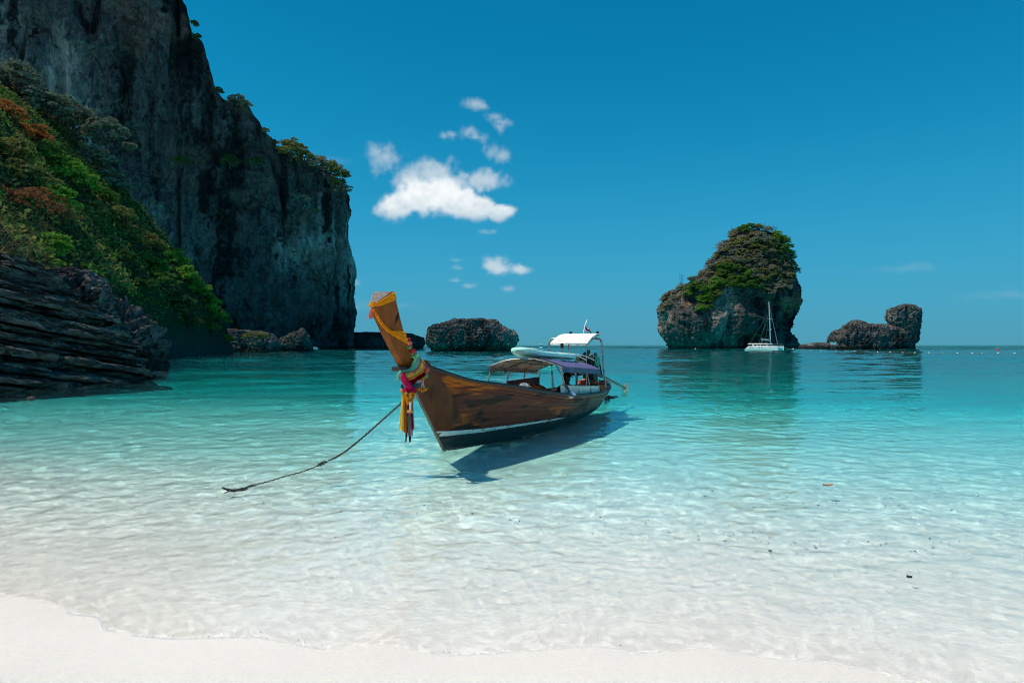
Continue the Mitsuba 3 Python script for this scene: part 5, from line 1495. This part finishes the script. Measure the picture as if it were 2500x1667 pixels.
obj('boom', tube(np.stack([at(1880.5, 831.5, CY - 1), at(1859, 828, CY - 2)]), .14, 8), 'mast_alloy', CAT, smooth=60)
obj('sail_cover', tube(np.stack([at(1879.5, 829.2, CY - 1), at(1870, 828.2, CY - 1.5), at(1860, 826.5, CY - 2)]), [.22, .20, .12], 8), 'boat_grey', CAT, smooth=60)
obj('boom_support', tube(np.stack([at(1860.5, 828, CY - 2), at(1860.5, 836, CY - 2)]), .07, 6), 'mast_alloy', CAT)
obj('furled_jib', tube(np.stack([mt[1] * .82 + mt[0] * .18 + [.25, -.1, 0], at(1899, 841, CY - 3)]), [.06, .12], 6), 'rig_wire', CAT)
for e in (CW(-1, -2.6, 1.5), CW(-1, 2.6, 1.5), CW(-5.2, 0, 2.2)):
    obj('stay', tube(np.stack([mt[0] * .25 + mt[1] * .75, e]), .025, 4), 'rig_wire', CAT)
for b in (-2.5, 2.5):
    obj('guard_rail', join(tube(CW([2.3, 5.4], [b, b * .94], 2.05), .03, 4), *[tube(CW([a_, a_], [b, b], [1.45, 2.05]), .03, 4) for a_ in (2.4, 3.4, 4.4, 5.3)]), 'rig_wire', CAT)
obj('guard_rail', join(tube(CW([5.35, 5.35], [-2.35, 2.35], 2.05), .03, 4), tube(CW([5.35, 5.35], [-2.35, 2.35], 1.75), .025, 4)), 'rig_wire', CAT)
obj('stern_rail', join(tube(CW([-4.6, -4.6, -4.6], [-2.6, -2.6, -1.5], [1.4, 2.05, 2.05]), .03, 4), tube(CW([-4.0, -4.6], [-2.6, -2.6], [2.05, 2.05]), .03, 4)), 'rig_wire', CAT)

# small white motor boat far out
SB = thing('motor_boat', 'tiny white motor boat with a canopy far out, just above the paddle board', 'boat')
q0 = at(1321, 850, 380.)
q0[2] = 0
n_ = 16
t = np.linspace(0, 1, n_)
hw = 1.15 * np.clip(np.sin(np.pi * (.5 + .5 * t)), 0, 1) ** .5 + .03
rows = [np.stack([q0[0] + s * hw * k + .15 * t, q0[1] - 5.5 * t, z + .3 * t + 0 * t], -1) for s, k, z in ((-1, 1, .95), (-1, .8, .35), (-1, .3, -.2), (1, .3, -.2), (1, .8, .35), (1, 1, .95))]
obj('hull', (np.stack(rows, 1).reshape(-1, 3), grid_faces(n_, 6, True)), 'gelcoat', SB, smooth=40)
obj('deck', trimesh.creation.box([2.0, 4.0, .1]).apply_translation(q0 + [0, -2, .95]), 'gelcoat', SB)
obj('windscreen', trimesh.creation.box([1.5, .1, .7]).apply_translation(q0 + [0, -2.6, 1.35]), 'cabin_glass', SB)
obj('canopy', trimesh.convex.convex_hull(np.array([q0 + [sx * r, -2 + sy * 1.6, z] for sx in (-1, 1) for sy in (-1, 1) for r, z in ((1.45, 2.35), (.8, 2.75))])), 'white_canvas', SB)
for sx in (-1, 1):
    for sy in (-1, 1):
        obj('canopy_post', tube(np.stack([q0 + [sx * 1.0, -2 + sy * 1.3, .9], q0 + [sx * 1.1, -2 + sy * 1.4, 2.4]]), .06, 5), 'mast_alloy', SB)
obj('outboard', trimesh.creation.box([.5, .5, 1.1]).apply_translation(q0 + [.3, .5, .7]), 'engine_black', SB)

# ---------------------------------------------------------------- floats, sign and small things on and under the water
mat('float_white', (.85, .80, .74), 0.5)
mat('float_orange', (.85, .35, .16), 0.5)
mat('float_red', (.80, .05, .07), 0.45)


def float_at(px, py, r, m_, words, group, name='buoy', long=1.0, cat='buoy'):
    Y = CAMZ * F / (py - HY)
    x = (px - CX) / F * Y
    k = thing(name, words, cat, group)
    s = trimesh.creation.uv_sphere(r, count=[10, 16]).apply_scale([long, 1, .8]).apply_translation([x, Y, r * .25])
    obj('float', s, m_, k, smooth=True)
    obj('eye', trimesh.creation.torus(r * .22, r * .07, 10, 6).apply_transform(trimesh.transformations.rotation_matrix(np.pi / 2, [1, 0, 0])).apply_translation([x, Y, r * 1.12]), 'rig_wire', k)
    return np.array([x, Y, 0.02])


ORD = 'first second third fourth fifth sixth seventh eighth ninth tenth eleventh twelfth thirteenth fourteenth fifteenth sixteenth seventeenth eighteenth nineteenth twentieth twenty-first'.split()
line = [float_at(1920 + x / 4.055, 720 + y / 4.055, r, 'float_white' if k % 3 else 'float_orange', 'small %s float on the swimming line, %s from the left' % (('pale', 'orange tinted')[k % 3 == 0], ORD[k]), 'floats of the swimming line', 'line_float') for k, (x, y, r) in enumerate(
    ((232, 556, .13), (242, 556, .12), (343, 557, .18), (390, 558, .14), (407, 558, .14), (443, 558, .15), (487, 560, .26), (545, 560, .13), (585, 562, .24), (795, 563, .14), (903, 566, .17), (1027, 568, .16), (1150, 570, .16), (1272, 572, .16), (1410, 574, .17), (1547, 576, .15), (1693, 576, .15),
     (1840, 576, .16), (1942, 577, .17), (2095, 577, .20), (2260, 578, .18)))]
float_at(1920 + 672 / 4.055, 720 + 562.5 / 4.055, .22, 'float_white', 'long pale float on the swimming line, longest of its floats', None, 'line_float', 5.0)
whole('float_line', 'thin rope that joins the floats of the swimming line', 'rope', tube(smoothline(np.array(line), 120), .02, 5), 'rig_wire', smooth=True)
float_at(1936.5, 852.6, .42, 'float_white', 'white mooring buoy at the right of the sailboat', None)
float_at(1698, 852.4, .40, 'float_orange', 'pale orange mooring buoy in front of the left part of the tall island', None)
float_at(2435, 855, .42, 'float_red', 'red buoy far right, beyond the swimming line', None, long=1.5)
a_, b_ = CW(5.5, 2.3, 1.3), at(1936.5, 852.6, CAMZ * F / (852.6 - HY))
whole('anchor_line', 'pale line from the sailboat bow to the white mooring buoy', 'rope', tube(smoothline([a_, a_ * .5 + b_ * .5 - [0, 0, .35], np.r_[b_[:2], .2]], 14), .035, 5), 'float_white', smooth=True)

SG = thing('sign', 'white sign board on two posts standing on the low rock slab', 'sign')
s0, s1 = at(2027.5, 835, 348.), at(2041.5, 841.5, 348.)
obj('board', trimesh.creation.box([s1[0] - s0[0], .08, s0[2] - s1[2]]).apply_translation((s0 + s1) / 2), 'gelcoat', SG)
obj('emblem', trimesh.creation.cylinder(.16, .02, transform=trimesh.transformations.rotation_matrix(np.pi / 2, [1, 0, 0])).apply_translation([s0[0] + .38, 348 - .06, s0[2] - .30]), 'boat_grey', SG)
obj('text_bar', trimesh.creation.box([1.45, .02, .14]).apply_translation([s0[0] + 1.55, 348 - .055, s0[2] - .30]), 'boat_grey', SG)
for x in (.5, 2.4):
    obj('post', trimesh.creation.box([.1, .1, 2.6]).apply_translation([s0[0] + x, 348.1, s1[2] - 1.0]), 'rig_wire', SG)

y_ = CAMZ * F / (974 - HY)
whole('stone', 'small brown stone breaking the surface below the layered rock', 'stone', lump(np.array([(77.5 - CX) / F * y_, y_, .015]), (.10, .09, .065), 31, .5), 'bark', smooth=40)


def flat_leaf(px, py, L, words, m_, z=.012, ang=0.0):
    Y = (CAMZ - z) * F / (py - HY)
    c = np.array([(px - CX) / F * Y, Y, z])
    t = np.linspace(0, 1, 12)
    hw = .30 * L * np.sin(np.pi * t ** .8)
    d = np.array([math.cos(ang), math.sin(ang), 0]); s = np.array([-d[1], d[0], 0])
    ce = c + d * ((t - .5) * L)[:, None]
    up = np.array([0, 0, 1.]) * (.08 * L * (np.abs(t - .5) * 2) ** 2)[:, None]
    v = np.stack([ce - s * hw[:, None] + up + [0, 0, .012], ce + up, ce + s * hw[:, None] + up + [0, 0, .012]], 1).reshape(-1, 3)
    q = grid_faces(12, 3)
    whole('fallen_leaf', words, 'leaf', (np.vstack([v, v - [0, 0, .003]]), np.vstack([q, q[:, ::-1] + len(v)])), m_, smooth=True)


mat('leaf_dead', proc(lambda p, n, uv: mix((.25, .09, .05), (.48, .20, .12), fbm(p.x * 60, p.y * 60, 1.0, 3))), 0.6)
mat('leaf_wet', (.03, .03, .028), 0.5)
flat_leaf(2021, 1185, .135, 'red brown leaf floating on the clear water at the right', 'leaf_dead', ang=.2)
flat_leaf(2218, 1408, .036, 'small dark leaf floating near the bottom right shallows', 'leaf_wet', ang=-.3)

# dark flecks of weed and broken coral strewn in bands on the sand under the water
RD = np.random.default_rng(91)
flecks, chips = [], []
for line_, n_, spread in (([(1000, 1262), (1250, 1265), (1480, 1288), (1700, 1312), (2000, 1330), (2350, 1350)], 700, 16), ([(1600, 1192), (1850, 1205), (2100, 1215), (2450, 1248)], 420, 16), ([(560, 1180), (640, 1205), (800, 1240), (980, 1262)], 130, 14), ([(1100, 1150), (1500, 1220), (2300, 1300)], 150, 60), ([(250, 1210), (520, 1215), (1000, 1320)], 60, 40)):
    l = np.array(line_, float)
    u = RD.uniform(0, 1, n_) * (len(l) - 1)
    p = np.stack([np.interp(u, np.arange(len(l)), l[:, 0]), np.interp(u, np.arange(len(l)), l[:, 1])], 1) + RD.normal(0, 1, (n_, 2)) * [20, spread]
    Y = 1.72 * F / (p[:, 1] - HY)
    x = (p[:, 0] - CX) / F * Y
    z = sand_z(x, Y) + .006
    for k in range(n_):
        s = math.exp(RD.normal(math.log(.0062), .5))
        (flecks if RD.uniform() < .72 else chips).append((x[k], Y[k], z[k], s))
for nm, lst, m_, words in (('weed_flecks', flecks, 'leaf_wet', 'dark flecks of weed strewn in bands on the sand under the clear water'), ('coral_chips', chips, 'float_white', 'pale broken coral chips strewn in bands on the sand under water')):
    c = np.array(lst)
    v, f = leaves(c[:, :3], np.tile([0, 0, 1.], (len(c), 1)), 1.0, RD, .45, .35)
    v = (v.reshape(-1, 4, 3) - c[:, None, :3]) * c[:, None, 3:4] + c[:, None, :3]
    whole(nm, words, 'debris', (v.reshape(-1, 3), f), m_, kind='stuff')

# the thin line of froth at the water's edge
RF = np.random.default_rng(55)
n_ = 5200
fx = RF.uniform(-3.6, 3.2, n_)
lace = nfbm(np.stack([fx * 1.6, 0 * fx, 0 * fx], -1), 3, 61)
fx = fx[lace > 0.44]
off = np.abs(RF.normal(0, .012, len(fx))) + .10 * (RF.uniform(0, 1, len(fx)) < .12) * RF.uniform(0, 1, len(fx))
fy = np.interp(fx, SX, SY) + .012 + off
oct_v = np.array([[1, 0, 0], [0, 1, 0], [-1, 0, 0], [0, -1, 0], [0, 0, .8]])
oct_f = np.array([[0, 1, 4], [1, 2, 4], [2, 3, 4], [3, 0, 4]])
fr_ = np.exp(RF.normal(math.log(.0030), .4, len(fx)))
fz = np.maximum(sand_z(fx, fy), -.001) + .0008
V = (oct_v[None] * fr_[:, None, None] + np.stack([fx, fy, fz], -1)[:, None]).reshape(-1, 3)
scene['foam_bubbles'] = two({'type': 'diffuse', 'reflectance': rgb(.88, .88, .88)})
whole('foam', 'thin broken line of white froth along the edge of the water on the beach', 'foam', (V, (oct_f[None] + (np.arange(len(fx)) * 5)[:, None, None]).reshape(-1, 3)), 'foam_bubbles', kind='stuff')
